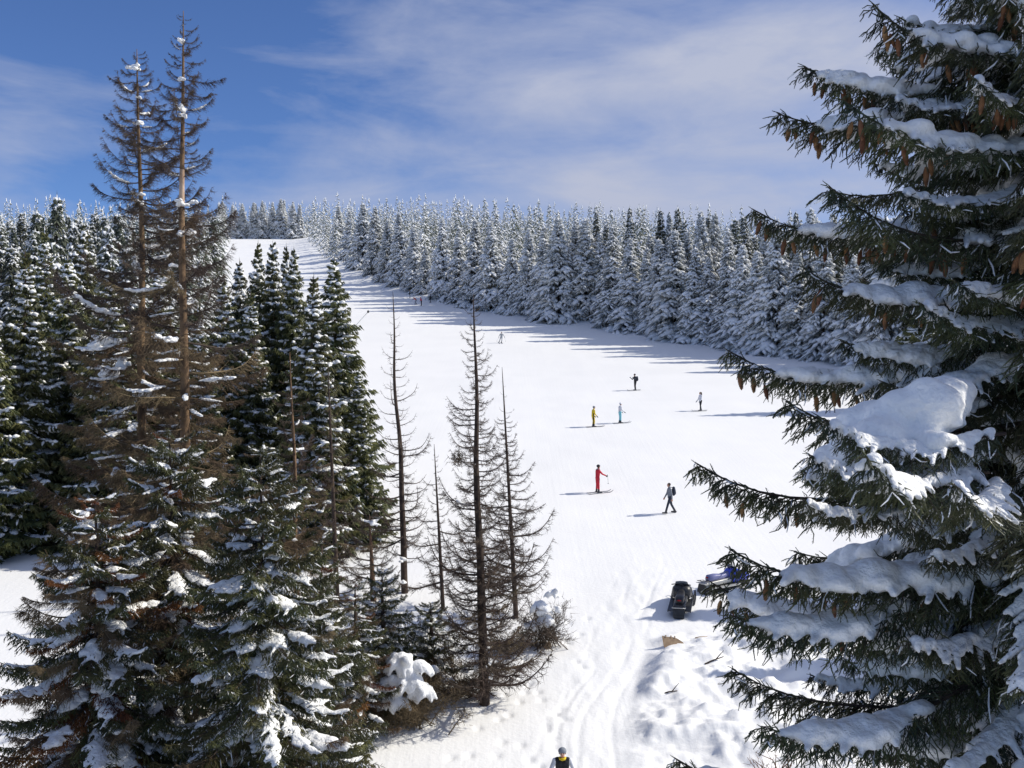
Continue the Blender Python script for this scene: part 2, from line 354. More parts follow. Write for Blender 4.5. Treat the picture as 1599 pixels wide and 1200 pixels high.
# ------------------------------------------------------------------ far frosted spruces (shared meshes)
def frosted(seed, H, R, snow, nb=230, low=False):
    """conical spruce under snow and rime: branches on a spiral, each a drooping spray with a white upper side"""
    r = np.random.default_rng(seed)
    green, white, trunk = MB(), MB(), MB()
    trunk.tubes(np.array([[[0, 0, -1.0], [0, 0, H * .5], [0, 0, H * .985]]]), np.array([[.17, .1, .02]]), 5)
    n = nb; t = .03 + .95 * (np.arange(n) / n) ** .85 + r.uniform(-.012, .012, n); t = np.clip(t, .02, .985); h = t * H
    az = np.arange(n) * 2.399963 + r.uniform(-.5, .5, n)
    L = R * ((1 - t) ** .92) * r.uniform(.62, 1.18, n) + .14
    lob = 1 + .16 * np.sin(az * 2 + r.uniform(0, 6)) + .12 * np.sin(az * 3 + t * 9); L = L * lob
    slope = np.where(t > .86, 1.3 * (t - .86) / .12 + .05, -.62 * ((.86 - t) / .86) ** .55 + .05) + r.uniform(-.22, .18, n)
    hor = np.stack([np.cos(az), np.sin(az), 0 * az], 1); side = np.stack([-np.sin(az), np.cos(az), 0 * az], 1)
    d = hor + np.outer(slope, [0, 0, 1.0]); droop = np.array([0, 0, -1.0]); P = np.column_stack([0 * az, 0 * az, h])
    load = np.clip(snow + .35 * np.sin(az * 1.0 + t * 21 + seed) + r.normal(0, .28, n), .0, 1.25)      # how much snow each branch holds
    green.lens(P, P + d * L[:, None] + droop * .10 * L[:, None], .10 + .05 * L, 3, .5, .6)
    k = load > .25
    white.lens((P + [0, 0, .10] + d * L[:, None] * .10)[k], (P + d * L[:, None] * 1.02 + [0, 0, .02])[k], ((.11 + .09 * L) * (.4 + .85 * load))[k], 3 if low else 5, .62, .6)
    for s, wl_ in (((.35, 0.46), (.58, .40), (.80, .28)) if not low else ((.6, .46),)):
        for sg in (-1, 1):
            c = P + d * (L * (s + r.uniform(-.09, .09, n)))[:, None]
            ln = (L * wl_ * r.uniform(.6, 1.25, n) + .10)[:, None]
            q = c + (side * sg * .75 + hor * .7) * ln + droop * ln * r.uniform(.35, 1.0, (n, 1)) + np.outer(slope * .35, [0, 0, 1.0]) * ln
            green.lens(c + droop * .06, q + droop * .18, .075 + .05 * ln[:, 0], 3, .5, .8)
            keep = r.uniform(size=n) < load * 1.1
            white.lens((c + [0, 0, .06])[keep], (q + [0, 0, .03])[keep], ((.075 + .125 * ln[:, 0]) * (.45 + .85 * load))[keep], 3 if low else 4, .55, .65)
    if not low:       # short hanging twigs that break the outline, some of them rimed
        m = n * 4; k = r.integers(0, n, m); s = r.uniform(.25, 1.02, m)
        c = P[k] + d[k] * (L[k] * s)[:, None]
        q = c + side[k] * r.uniform(-.3, .3, (m, 1)) + hor[k] * r.uniform(0, .35, (m, 1)) + droop * r.uniform(.1, .5, (m, 1))
        w = r.uniform(size=m) < .45 * snow; green.spikes(c[~w], q[~w], .06, 3); white.spikes(c[w], q[w], .07, 3)
    white.lens([[0, 0, H * .90]], [[0, 0, H * 1.02]], [.10 + .12 * snow], 5, .35); green.lens([[0, 0, H * .88]], [[0, 0, H * 1.03]], [.12], 4, .3)
    return trunk, green, white
FROST = []
for i, (H, R, s) in enumerate(((16, 3.1, .95), (15, 3.4, 1.0), (17, 3.0, .75), (16, 2.7, .6), (17, 2.7, .5), (16, 2.9, .38), (14, 3.3, .9))):
    a, b, c = frosted(100 + i, H, R, s)
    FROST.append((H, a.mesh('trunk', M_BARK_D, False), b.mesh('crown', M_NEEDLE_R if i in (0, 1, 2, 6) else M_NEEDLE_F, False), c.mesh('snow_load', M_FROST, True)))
def far_tree(kind, x, y, H, rz, label, group, wide=1.0):
    h0, tr, cr, sn = FROST[kind]; s = H / h0
    o = thing('spruce_tree', label, 'spruce tree', (x, y, Gz(x, y) - .1), rz, group)
    o.scale = (s * wide, s * wide, s)
    obj('trunk', tr, o); obj('crown', cr, o); obj('snow_load', sn, o)['kind'] = 'stuff'
    return o
rf = np.random.default_rng(77)
front_px = [(528, 398), (545, 407), (566, 420), (585, 430), (604, 440), (622, 446), (645, 455), (664, 459), (690, 467), (716, 472), (742, 478), (766, 484), (800, 490), (826, 492), (850, 498), (872, 502), (915, 497),
            (938, 498), (958, 508), (985, 511), (1012, 512), (1030, 518), (1056, 528), (1088, 532), (1108, 533), (1140, 541), (1163, 547), (1185, 550), (1215, 553), (1250, 556), (1290, 560), (1335, 566), (1390, 570), (1450, 574)]
ORD = 'zeroth first second third fourth fifth sixth seventh eighth ninth tenth eleventh twelfth thirteenth fourteenth fifteenth sixteenth seventeenth eighteenth nineteenth twentieth twenty-first twenty-second twenty-third twenty-fourth twenty-fifth twenty-sixth twenty-seventh twenty-eighth twenty-ninth thirtieth'.split()
nth = 0
special = {872: ('tall white spruce whose foot stands forward of the forest edge onto the piste', 340), 1185: ('broad snow-white spruce at the forest edge just left of the big near spruce', 392),
           664: ('small wide snow-laden spruce behind the group of skiers dressed in red', 385), 528: ('frosted spruce at the uppermost end of the forest edge beside the piste', 322),
           985: ('wide frosted spruce at the forest edge directly above the skier with a rucksack', 372), 800: ('heavily snow-covered spruce at the forest edge above the skier racing down', 372)}
spots = []
for px, py in front_px:
    x, y = hit(px, py); y += 1.0
    if px in special: lab, ty = special[px]; H = top_z(ty, y) - Gz(x, y); k = 1
    else:
        nth += 1; lab = ORD[nth] + ' ordinary spruce of the front row of the forest edge, counted from its upper end'; H = rf.uniform(12.5, 18.0); k = int(rf.choice([0, 1, 6, 2, 1]))
    far_tree(k, x, y, H, rf.uniform(0, 6.28), lab, 'front row of the forest edge' if px not in special else None, rf.uniform(1.1, 1.4))
    spots.append((x, y))
cand = []
def free(x, y, dmin):
    return all((x - a) ** 2 + (y - b) ** 2 > dmin * dmin for a, b in spots[-260:])
y = 128.0
while y < 470:
    lim = 0.515 * y + 8; e0 = float(xedge(y))
    x = e0 + 2.5
    while x < min(lim, e0 + 150):
        jx, jy = x + rf.uniform(-1.6, 1.6), y + rf.uniform(-1.6, 1.6); dd = jx - float(xedge(jy))
        if dd > 2.0 and free(jx, jy, 2.9) and not (jx / jy > .30 and dd > 45 and rf.uniform() < .6): cand.append((jx, jy, dd, 'R')); spots.append((jx, jy))
        x += 5.0 if dd < 14 else (7.6 if dd < 60 else 9.0)
    y += 5.0 if y < 270 else 8.0
LY, LX = np.array([40, 60, 120, 190, 300, 400, 470.]), np.array([-30, -24, -36, -55, -86, -114, -132.])
y = 76.0
while y < 470:
    lim = -(0.515 * y + 8); x = float(np.interp(y, LY, LX)) - 2
    while x > lim:
        jx, jy = x + rf.uniform(-1.6, 1.6), y + rf.uniform(-1.6, 1.6); dd = float(np.interp(jy, LY, LX)) - jx
        if dd > 1.5 and not (dd > 35 and jy < 330 and rf.uniform() < .4): cand.append((jx, jy, dd, 'L'))
        x -= 5.2 if y < 200 else 8.0
    y += 4.8 if y < 250 else 8.0
y = 414.0
while y < 470:
    x = float(np.interp(y, LY, LX)) - 3
    while x < float(xedge(y)) + 2:
        cand.append((x + rf.uniform(-1.5, 1.5), y + rf.uniform(-2, 2), 5, 'T')); x += 4.2
    y += 5.5
cand.sort(key=lambda c: c[1] + (0 if c[3] != 'T' else -230))
LABS = {'R': ('frosted spruce inside the forest behind the front row right of the piste', 'spruces inside the right-hand forest'),
        'L': ('snow-dusted spruce in the far forest behind the dead trees at left', 'spruces of the far forest at left'),
        'T': ('white frosted spruce on the hilltop behind the upper end of the piste', 'spruces on the hilltop')}
LOW = []
for i, s in enumerate((.95, .7, .45, .95, .7, .45)):
    a, b, c = frosted(300 + i, 16, 2.9, s * .9, 56 if i < 3 else 32, True); LOW.append((b.arrays(), c.arrays()))
mass = MB(); nind = 300 - len(front_px)
for n, (x, y, dd, reg) in enumerate(cand):
    H = (rf.uniform(13, 19.5) if y < 240 else (rf.uniform(8.5, 15.5) if rf.uniform() < .85 else rf.uniform(15, 18.5))) if reg != 'T' else rf.uniform(13, 17)
    if reg == 'R': k = int(rf.choice([0, 2, 3, 4])) if dd < 12 else int(rf.choice([2, 3, 4, 2, 4, 5, 3, 0]))
    elif reg == 'L': k = int(rf.choice([3, 4, 5, 5, 5]))
    else: k = int(rf.choice([0, 1, 6]))
    if n < nind: far_tree(k, x, y, H, rf.uniform(0, 6.28), *LABS[reg], rf.uniform(.9, 1.3))
    else:
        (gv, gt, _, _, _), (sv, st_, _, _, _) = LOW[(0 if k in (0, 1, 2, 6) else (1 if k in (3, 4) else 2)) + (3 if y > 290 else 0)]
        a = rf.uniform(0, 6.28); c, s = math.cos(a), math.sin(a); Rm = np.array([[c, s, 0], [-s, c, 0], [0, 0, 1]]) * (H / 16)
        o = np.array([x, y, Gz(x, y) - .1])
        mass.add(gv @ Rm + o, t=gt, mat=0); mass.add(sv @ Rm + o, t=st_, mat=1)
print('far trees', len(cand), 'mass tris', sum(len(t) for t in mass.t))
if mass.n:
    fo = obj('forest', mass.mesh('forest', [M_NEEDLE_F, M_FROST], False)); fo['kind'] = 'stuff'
    tag(fo, 'distant frosted spruce forest covering the hill up to the skyline', 'forest')

# ------------------------------------------------------------------ middle-distance green spruces (45-70 m)
def mid_spruce(seed, H, R, snow):
    r = np.random.default_rng(seed); green, white, trunk = MB(), MB(), MB()
    zs = np.linspace(-1, H * .99, 9); wob = np.column_stack([.05 * r.standard_normal(9), .05 * r.standard_normal(9), zs])
    trunk.tubes(wob[None], (0.19 * (1 - np.clip(zs / H, 0, 1)) + .015)[None], 7)
    W = 46
    green.lens([[0, 0, H * .9]], [[0, 0, H * 1.01]], [.07], 5, .3); white.lens([[.04, 0, H * .95]], [[.03, 0, H * 1.0]], [.05], 5, .4)
    for w in range(W):
        t = min(.985, .04 + .95 * (w + r.uniform(-.3, .3)) / W); h = t * H; n = 7 if t < .75 else 6; h_ = r.uniform(-.2, .2, n)
        L = (R * 1.14 * (1 - t) ** .97 * r.uniform(.64, 1.2, n) + .06); az = r.uniform(0, 6.28) + np.arange(n) * 2 * math.pi / n + r.uniform(-.3, .3, n)
        sl = (.45 * max(0, (t - .86) / .14) + .12 - .62 * (1 - t) ** .6) + r.uniform(-.16, .16, n)
        for i in range(n):
            f = np.array([math.cos(az[i]), math.sin(az[i]), 0]); sd = np.array([-f[1], f[0], 0]); l = L[i]
            ax = lambda s: np.outer(s, f) * l + np.array([0, 0, h + h_[i]]) + np.outer(sl[i] * s + .28 * s ** 3 - .12 * s, [0, 0, l])
            sn = np.linspace(0, 1, 5); green.tubes(ax(sn)[None], (.03 * (1 - sn) + .008)[None], 3, False, 0)
            m = max(6, int(l * 9)); s = np.linspace(.12, 1, m) + r.uniform(-.03, .03, m)
            for sg in (-1, 1):
                c = ax(s); wl_ = (.42 * l * (1.02 - s) ** .75 * np.minimum(1, s * 3.0) + .14 * min(1, l / .8))[:, None] * r.uniform(.7, 1.2, (m, 1))
                q = c + (sd * sg * .85 + f * .6) * wl_ + np.outer(r.uniform(.25, .65, m), [0, 0, -1]) * wl_
                green.lens(c, q, .045 + .02 * l, 3, .4, .8)
                for u in (.4, .75):
                    cc = c + (q - c) * u; k = r.uniform(.13, .3, (m, 1)) * min(1, .25 + l / 1.1)
                    green.spikes(cc, cc + (f * .6 + sd * sg * r.uniform(-.6, .6, (m, 1)) + np.outer(r.uniform(.4, 1.1, m), [0, 0, -1])) * k, .04, 3)
            for rep_ in range(2 if l > 1.0 else 1):
                if r.uniform() > snow or l < .25: continue
                s0 = r.uniform(.1, .55); s1 = min(1.0, s0 + r.uniform(.2, .5)); kk = max(2, int((s1 - s0) * l / .13))
                for s_ in np.linspace(s0, s1, kk):
                    c = ax(np.array([s_]))[0]; ww = (.30 * l * (1.05 - s_) ** .7 * min(1, s_ * 3) + .06) * r.uniform(.6, 1.1)
                    off = sd * r.uniform(-.5, .5) * ww
                    white.ball(c + off + [0, 0, .05], (r.uniform(.10, .24), r.uniform(.10, .24), r.uniform(.05, .11)), 0, 1, .12, r)
                    if r.uniform() < .5: white.lens([c + [0, 0, .04]], [c + (sd * r.choice([-1, 1]) * .8 + f * .5 - np.array([0, 0, .4])) * ww * 1.4], [r.uniform(.07, .12)], 5, .45, .7)
    return trunk.mesh('trunk', M_BARK_D), green.mesh('crown', M_NEEDLE, False), white.mesh('snow_load', M_TSNOW)
MID = [(14.0, *mid_spruce(11, 14, 2.9, .62)), (14.0, *mid_spruce(12, 14, 2.6, .88)), (14.0, *mid_spruce(13, 14, 3.1, .98))]
def mid_tree(k, px, d, py, label, rz, wide=1.0, group=None):
    x = at(px, d); zb = Gz(x, d); H = top_z(py, d) - zb; h0, tr, cr, sn = MID[k]; s = H / h0
    o = thing('spruce_tree', label, 'spruce tree', (x, d, zb - .1), rz, group); o.scale = (wide * s, wide * s, s)
    obj('trunk', tr, o); obj('crown', cr, o); obj('snow_load', sn, o)['kind'] = 'stuff'; return o
for a in ((0, 522, 55, 398, 'dark green spruce at the right end of the green clump left of the piste', .3, 1.12),
          (1, 490, 50, 425, 'green spruce with a bright snow-covered flank in front of the clump', 1.7, 1.0),
          (0, 459, 60, 384, 'fourth green spruce top from the left in the clump beside the piste', 2.9, .80),
          (1, 447, 65, 379, 'thin-topped spruce, third from the left in the green clump', 4.1, .75),
          (0, 426, 61, 371, 'tallest dark green spruce top of the clump beside the piste', 5.0, .80),
          (1, 403, 62, 374, 'first green spruce of the clump, beside the brown dead trees', .9, .85),
          (0, 560, 52, 575, 'low dark green spruce tucked behind the bare thin dead tree', 2.2, .9),
          (2, 374, 63, 402, 'slim snowy spruce just right of the taller dead tree, before the upper piste', 1.1, .85),
          (1, 392, 56, 450, 'lower spruce filling the gap between the taller dead tree and the green clump', 2.4, 1.0),
          (2, 350, 56, 430, 'snowy green spruce directly behind the taller dead tree', 3.1, 1.0),
          (1, 310, 50, 470, 'green spruce seen between the trunks and right of the taller dead tree', 4.4, 1.0),
          (2, 250, 54, 410, 'snowy spruce seen between the two tall dead trunks', 5.6, 1.0),
          (0, 172, 52, 405, 'spruce with brownish boughs behind the shorter dead tree', .2, 1.0),
          (2, 105, 55, 395, 'spruce with thick snow pads between the left edge and the dead trees', 1.3, 1.0),
          (1, 40, 52, 385, 'tall green spruce at the left edge of the view', 2.6, 1.0),
          (2, -30, 50, 420, 'spruce cut off by the left edge of the view', 3.9, 1.05),
          (0, 130, 66, 345, 'narrow spruce rising behind the spruces at left', 4.0, .85),
          (1, 70, 72, 350, 'narrow snow-dusted spruce near the left edge, behind the taller green one', 4.9, .85)):
    mid_tree(*a)
# trees behind the big near spruce, whose shadows reach the piste
for k, px, d, H, lab in ((1, 1440, 92, 16, 'snowy spruce half hidden behind the big near spruce, upper one'), (2, 1500, 113, 17, 'snowy spruce far back behind the big near spruce'),
                         (0, 1500, 36.0, 7.5, 'low green spruce behind the lower boughs of the big near spruce'), (2, 1560, 43, 12, 'snowy spruce at the right edge behind the big near spruce')):
    x = at(px, d); mid_tree(k, px, d, CY - (Gz(x, d) + H - CZ) * F / d, lab, d)

# ------------------------------------------------------------------ live boughs (shared meshes, one object each)
def bough(seed, L, lod, drop, rise, width=.30, rust=False):
    """a flat spray of side twigs with needles; along +X. Returns needle mesh, list of snow meshes, axis function"""
    r = np.random.default_rng(seed); mb = MB()
    ph = r.uniform(0, 6.28, 3)
    def ax(s):
        s = np.asarray(s, float)
        return np.stack([s * L, .035 * L * np.sin(2.5 * s + ph[0]) * s, L * (drop * s - .5 * s ** 2 + (.5 + rise) * s ** 3) + .012 * L * np.sin(6 * s + ph[1])], -1)
    sn = np.linspace(0, 1, 12)
    mb.tubes(ax(sn)[None], (.018 * L / 2.5 * (1 - sn) + .005)[None], 5, True, 1)
    step = .062 if lod == 0 else .085
    m = int(L * .92 / step); s = np.linspace(.06, .985, m)
    TP, TQ = [], []
    AX = []
    for sg in (-1, 1):
        ss = np.clip(s + r.uniform(-.4, .4, m) * step / L, .04, 1); c = ax(ss)
        ln = (width * L * (1.02 - ss) ** .8 * np.minimum(1, .25 + ss * 2.2) + .10) * r.uniform(.65, 1.15, m)
        fw = .62 + .4 * ss; d0 = np.stack([fw, sg * np.full(m, .85), -.10 - .35 * r.uniform(0, 1, m)], 1); d0 = nrm(d0)
        p1 = c + d0 * (ln * .5)[:, None]; dd = d0.copy(); dd[:, 2] -= r.uniform(.25, .9, m); dd = nrm(dd); p2 = p1 + dd * (ln * .5)[:, None]
        mb.tubes(np.stack([c, p1, p2], 1), np.column_stack([np.full(m, .006), np.full(m, .004), np.full(m, .002)]), 3, False, 1)
        AX.append((c, p1, p2, ln))
        TP += [c + (p1 - c) * .3, p1]; TQ += [p1, p2 + dd * .03]
        k = 6 if lod == 0 else 4
        for i in range(k):
            u = (i + .7) / (k + .6) + r.uniform(-.05, .05, m); b = np.where((u < .5)[:, None], c + (p1 - c) * (u * 2)[:, None], p1 + (p2 - p1) * (u * 2 - 1)[:, None])
            for s2 in (-1, 1):
                keep = r.uniform(size=m) < np.clip(ln / .30, .35, 1)
                lt = (r.uniform(.07, .17, m) if lod == 0 else r.uniform(.09, .19, m)) * (.6 + .8 * np.clip(ln, 0, .6))
                lat = np.cross(dd, [0, 0, 1.0]); lat = nrm(lat)
                dr = nrm(d0 * .7 + lat * s2 * .7 + np.stack([0 * lt, 0 * lt, -r.uniform(.2, 1.5 if lod == 0 else 1.3, m)], 1) + .15 * r.standard_normal((m, 3)))
                TP.append(b[keep]); TQ.append((b + dr * lt[:, None])[keep])
    # needle-clad end shoots along the main axis, and hanging shoots below it
    sa = np.linspace(.25, .97, int(L / .05)); pa = ax(sa); TP.append(pa); TQ.append(ax(np.minimum(sa + .07 / L * 1.6, 1.06)))
    mh = int(L * (60 if lod == 0 else 40)); sh = r.uniform(.10, 1, mh); ph_ = ax(sh); hw_ = (.75 * width * L * (1.02 - sh) ** .8 * np.minimum(1, .25 + sh * 2.2)) * r.uniform(-1, 1, mh)
    ph_ = ph_ + np.stack([.5 * np.abs(hw_), hw_, -.40 * np.abs(hw_)], 1); lh = r.uniform(.08, .34, mh) * (.4 + .6 * (1 - sh))
    TP.append(ph_); TQ.append(ph_ + nrm(np.stack([r.uniform(0, .5, mh), r.normal(0, .35, mh), -np.ones(mh)], 1)) * lh[:, None])
    mu = int(L * 14); su = r.uniform(.15, .98, mu); hu = (.6 * width * L * (1.02 - su) ** .8) * r.uniform(-1, 1, mu); pu = ax(su) + np.stack([.4 * np.abs(hu), hu, -.32 * np.abs(hu)], 1)
    TP.append(pu); TQ.append(pu + nrm(np.stack([r.uniform(.3, 1.2, mu), r.normal(0, .5, mu), r.uniform(.5, 1.2, mu)], 1)) * (r.uniform(.05, .13, (mu, 1)) if lod == 0 else r.uniform(.09, .2, (mu, 1))))
    TP, TQ = np.concatenate(TP), np.concatenate(TQ); N = len(TP); d = nrm(TQ - TP); l = np.linalg.norm(TQ - TP, axis=1)
    fr = r.uniform(size=N) < (.05 if lod == 0 else .07)
    if lod == 0:
        bend = np.cross(d, r.standard_normal((N, 3))) * (l * .10)[:, None]
        for sel, mm, rr in ((~fr, 0, .0055), (fr, 2, .0075)):
            pts = np.stack([TP[sel], (TP + TQ)[sel] / 2 + bend[sel], TQ[sel]], 1); mb.tubes(pts, np.array([[.6, 1.0, .5]]) * rr * r.uniform(.8, 1.2, (len(pts), 1)), 3, True, mm)
    else:
        mb.lens(TP[~fr], TQ[~fr], .0125, 3, .4, 1.0, 0); mb.lens(TP[fr], TQ[fr], .013, 3, .5, 1.0, 2)
    nn = 24 if lod == 0 else 8
    a, b = frames(d)
    u = r.uniform(.02, 1.0, (N, nn)); th = r.uniform(0, 6.28, (N, nn))
    rad = np.cos(th)[..., None] * a[:, None] + np.sin(th)[..., None] * b[:, None]
    base = TP[:, None] + (TQ - TP)[:, None] * u[..., None]
    nl = r.uniform(.011, .019, (N, nn)) * (1 if lod == 0 else 2.3)
    tip = base + (rad * (.85 if lod == 0 else .75) + d[:, None] * (.5 if lod == 0 else .75)) * nl[..., None]
    w = np.full(N * nn, .0018 if lod == 0 else .0055)
    S = nrm(np.cross(rad, d[:, None])).reshape(-1, 3)
    mb.blades(base.reshape(-1, 3), tip.reshape(-1, 3), w, S, 0)
    nm = mb.mesh('bough', [M_RUST if rust else (M_NEEDLE_N if lod == 0 else M_NEEDLE), M_BARK_D, M_FROST], False)
    # snow pads: blobs along the spray, merged into one smooth drift
    snows = []
    runs = ((.16, .82, .12, 1.0), (.05, .42, .10, .9), (.48, .92, .08, .9), (.08, .97, .0, .0)) if lod == 0 else ((.2, .68, .09, 1.0), (.45, .88, .08, .95), (.12, .45, .09, 1.0), (.25, .95, .04, .55))
    for v, (s0, s1, hgt, fat) in enumerate(runs):
        sm = MB(); cnt = int((s1 - s0) * L / .06) + 2; drift = r.uniform(-.25, .25)
        for q in np.linspace(s0, s1, cnt) if fat > 0 else ():
            c = ax(q); e = math.sin(math.pi * min(1, max(0, (q - s0) / (s1 - s0)))) ** .5; e *= .55 + .45 * math.sin(q * 19 + v * 2 + ph[0]) ** 2
            hw = (.42 * width * L * (1.02 - q) ** .8 + .03) * (.3 + .7 * e)
            for _ in range(4):
                yy = r.uniform(-1, 1) + drift; rr = r.uniform(.045, .12) * (.45 + .6 * e) * min(1.25, L / 2.0) * fat
                sm.ball(c + [r.uniform(-.06, .06), yy * hw, .02 + hgt * e * (1 - .6 * yy * yy) * r.uniform(.3, 1) - .42 * abs(yy) * hw], (rr * 1.2, rr * 1.1, rr * .7), 0, 2)
        for (c, p1, p2, ln) in AX:      # fingers of snow on the side twigs
            qs = c[:, 0] / L
            for i in np.nonzero((qs > s0) & (qs < s1) & (r.uniform(size=len(qs)) < ((.6 if fat > 0 else .8) if lod == 0 else .45)))[0]:
                rr = r.uniform(.03, .058) * (1 if lod == 0 else .9); sm.capsule(c[i] + [0, 0, .035], p1[i] + (p2[i] - p1[i]) * r.uniform(-.2, .8) + [0, 0, .025], rr * 1.15, rr * .6, n=6)
        snows.append(voxel_union(sm, .020 if lod == 0 else .038, 3, [M_TSNOW], 'snow_load'))
    return nm, snows, ax, L
def place_bough(root, proto, z, az, scale, tilt=0.0, roll=0.0, snow=None, off=(0, 0)):
    o = obj('branch', proto[0], root, (off[0], off[1], z), (roll, -tilt, az), scale)
    o.rotation_mode = 'XYZ'
    if snow is not None: obj('snow_load', proto[1][snow], o)
    return o
def cone_mesh(seed):
    r = np.random.default_rng(seed); mb = MB(); rows = 13; Lc = .125
    zs = -np.linspace(0, Lc, 9); rr = np.array([.006, .013, .017, .018, .018, .0165, .014, .010, .003])
    mb.tubes(np.column_stack([0 * zs, .002 * np.sin(zs * 40), zs])[None], rr[None], 8)
    for k in range(rows):
        h = -.008 - (Lc - .016) * k / rows; n = 8; ang = np.arange(n) * 2 * math.pi / n + (k % 2) * math.pi / n
        R0 = np.interp(-h, -zs, rr); o = np.stack([np.cos(ang), np.sin(ang), 0 * ang], 1)
        P = o * (R0 * .8) + [0, 0, h + .003]; Q = o * (R0 * 1.28) + [0, 0, h - .010]
        mb.blades(P, Q, np.full(n, .0058), np.stack([-np.sin(ang), np.cos(ang), 0 * ang], 1))
    return mb.mesh('cone', M_CONE, False)
CONES = [cone_mesh(1), cone_mesh(2)]

# --- the big near spruce at the right, about 8.5 m away
NEARB = [bough(500 + i, L, 0, dr, ri, w) for i, (L, dr, ri, w) in enumerate(((2.8, .06, .03, .25), (2.6, .0, .06, .27), (2.1, .08, .04, .29), (1.6, .14, .04, .34), (2.7, -.12, .0, .28), (2.2, -.06, .03, .29)))]
rn = np.random.default_rng(909)
ND, NPX = 8.5, 1650
nx0 = at(NPX, ND); nz0 = Gz(nx0, ND); NH = 21.5
near = thing('spruce_tree', 'big near spruce with hanging brown cones and thick snow, filling the right side', 'spruce tree', (nx0, ND, nz0 - .1))
tk = MB(); zz = np.linspace(-.6, NH * .99, 30)
tk.tubes(np.column_stack([.03 * np.sin(zz * .7), .03 * np.cos(zz * .9), zz])[None], (.21 * (1 - np.clip(zz / NH, 0, 1)) ** .85 + .015)[None], 12)
obj('trunk', tk.mesh('trunk', M_BARK), near)
def near_reach(z):      # crown radius by height above the foot
    return np.interp(NH - z, [0, .8, 2, 3.5, 5, 7.5, 10, 14, 20], [.1, .55, 1.1, 1.6, 2.15, 2.75, 2.85, 3.0, 2.6])
def cones_on(b, proto, n, rs, s0=.45, s1=.98):
    ax, L = proto[2], proto[3]
    for _ in range(int(n * 1.7)):
        s = rs.uniform(s0, s1); p = ax(s) + np.array([0, rs.uniform(-.16, .16) * L * (1.05 - s), -.05 - rs.uniform(0, .10)])
        inv = 1.0 / b.scale[0]
        obj('cone', CONES[rs.integers(0, 2)], b, tuple(p), (rs.uniform(-.25, .25), rs.uniform(-.25, .25) , rs.uniform(0, 6)), inv * rs.uniform(1.0, 1.3))
ncone = 0
for (px, py, azo, pk, sn, nc) in ((1345, 5, 15, 3, 0, 6), (1278, 102, -12, 2, 2, 7), (1272, 152, 20, 2, 0, 5), (1228, 184, -8, 5, 0, 7), (1250, 292, 18, 2, 1, 4), (1193, 325, -10, 0, 0, 9), (1222, 420, 12, 1, 0, 3),
                              (1160, 545, -14, 0, 0, 5), (1186, 628, 16, 1, None, 3), (1096, 722, -6, 0, 1, 5), (1114, 857, 10, 1, 0, 5), (1140, 908, -18, 0, 2, 3), (1118, 958, 8, 4, 2, 2), (1165, 1040, -12, 1, 1, 2), (1150, 1130, 14, 4, 2, 0), (1060, 1186, -4, 0, 2, 0)):
    az = math.radians(180 + azo); pr = NEARB[pk]; Lw = (NPX - px) / F * ND / abs(math.cos(math.radians(azo)))
    sc = Lw / pr[3]; tip_y = ND + Lw * math.sin(az); zt = CZ + (CY - py) * tip_y / F
    b = place_bough(near, pr, zt - nz0 + .1 - sc * float(pr[2](1.0)[2]), az, sc, 0, rn.uniform(-.15, .15), sn)
    cones_on(b, pr, nc, rn)
zc = NH - .4
while zc > 2.0:
    n = 6 if zc > 9 else 5
    a0 = rn.uniform(0, 6.28)
    for i in range(n):
        az = a0 + i * 2 * math.pi / n + rn.uniform(-.35, .35); z = zc + rn.uniform(-.12, .12)
        left = math.cos(az) < -.75                      # the outline branches above already stand there
        R_ = float(near_reach(z)) * rn.uniform(.80, 1.0) * (.78 if left else 1.0)
        k = int(rn.choice([0, 1, 4, 5])) if R_ > 1.9 else (2 if R_ > 1.4 else 3)
        pr = NEARB[k]; sn = int(rn.choice([0, 1, 2, 2, 3, 3, 3]))
        tilt = -.30 * min(1, (NH - z) / 9) + .25 * (1 - min(1, (NH - z) / 4)) + rn.uniform(-.1, .1)
        b = place_bough(near, pr, z, az, R_ / pr[3], tilt, rn.uniform(-.2, .2), sn)
        if 11.0 < z < 19 and math.sin(az) < .3 and ncone < 110 and rn.uniform() < .6:
            kk = int(rn.integers(2, 6)); cones_on(b, pr, kk, rn); ncone += kk
    zc -= .27 if zc > 8.5 else .6

pw = MB(); rq = np.random.default_rng(44)
def np_pt(px, py, d): return np.array([at(px, d) - nx0, d - ND, top_z(py, d) - (nz0 - .1)])
for (px, py, d, rx, rz) in ((1300, 735, 7.0, .16, .10), (1325, 710, 7.0, .20, .14), (1355, 688, 7.0, .23, .17), (1390, 665, 7.05, .24, .18), (1425, 645, 7.1, .24, .18), (1455, 628, 7.2, .22, .17), (1480, 618, 7.3, .17, .13), (1372, 716, 6.9, .11, .07), (1396, 706, 6.85, .09, .07), (1422, 706, 6.85, .10, .06), (1446, 694, 6.85, .10, .07), (1470, 686, 6.9, .09, .06), (1430, 680, 6.9, .14, .10), (1474, 652, 7.05, .13, .10), (1492, 660, 7.0, .07, .05), (1290, 752, 6.95, .10, .07)):
    c = np_pt(px, py, d)
    for _ in range(5): pw.ball(c + rq.normal(0, 1, 3) * [rx * .28, .10, rz * .22], np.array([rx, rx * .9, rz]) * rq.uniform(.6, .95), 0, 2)
plo = obj('snow_load', voxel_union(pw, .022, 4, [M_TSNOW], 'snow_load'), near); plo['label'] = 'largest rounded snow pillow, on the boughs at mid-height'
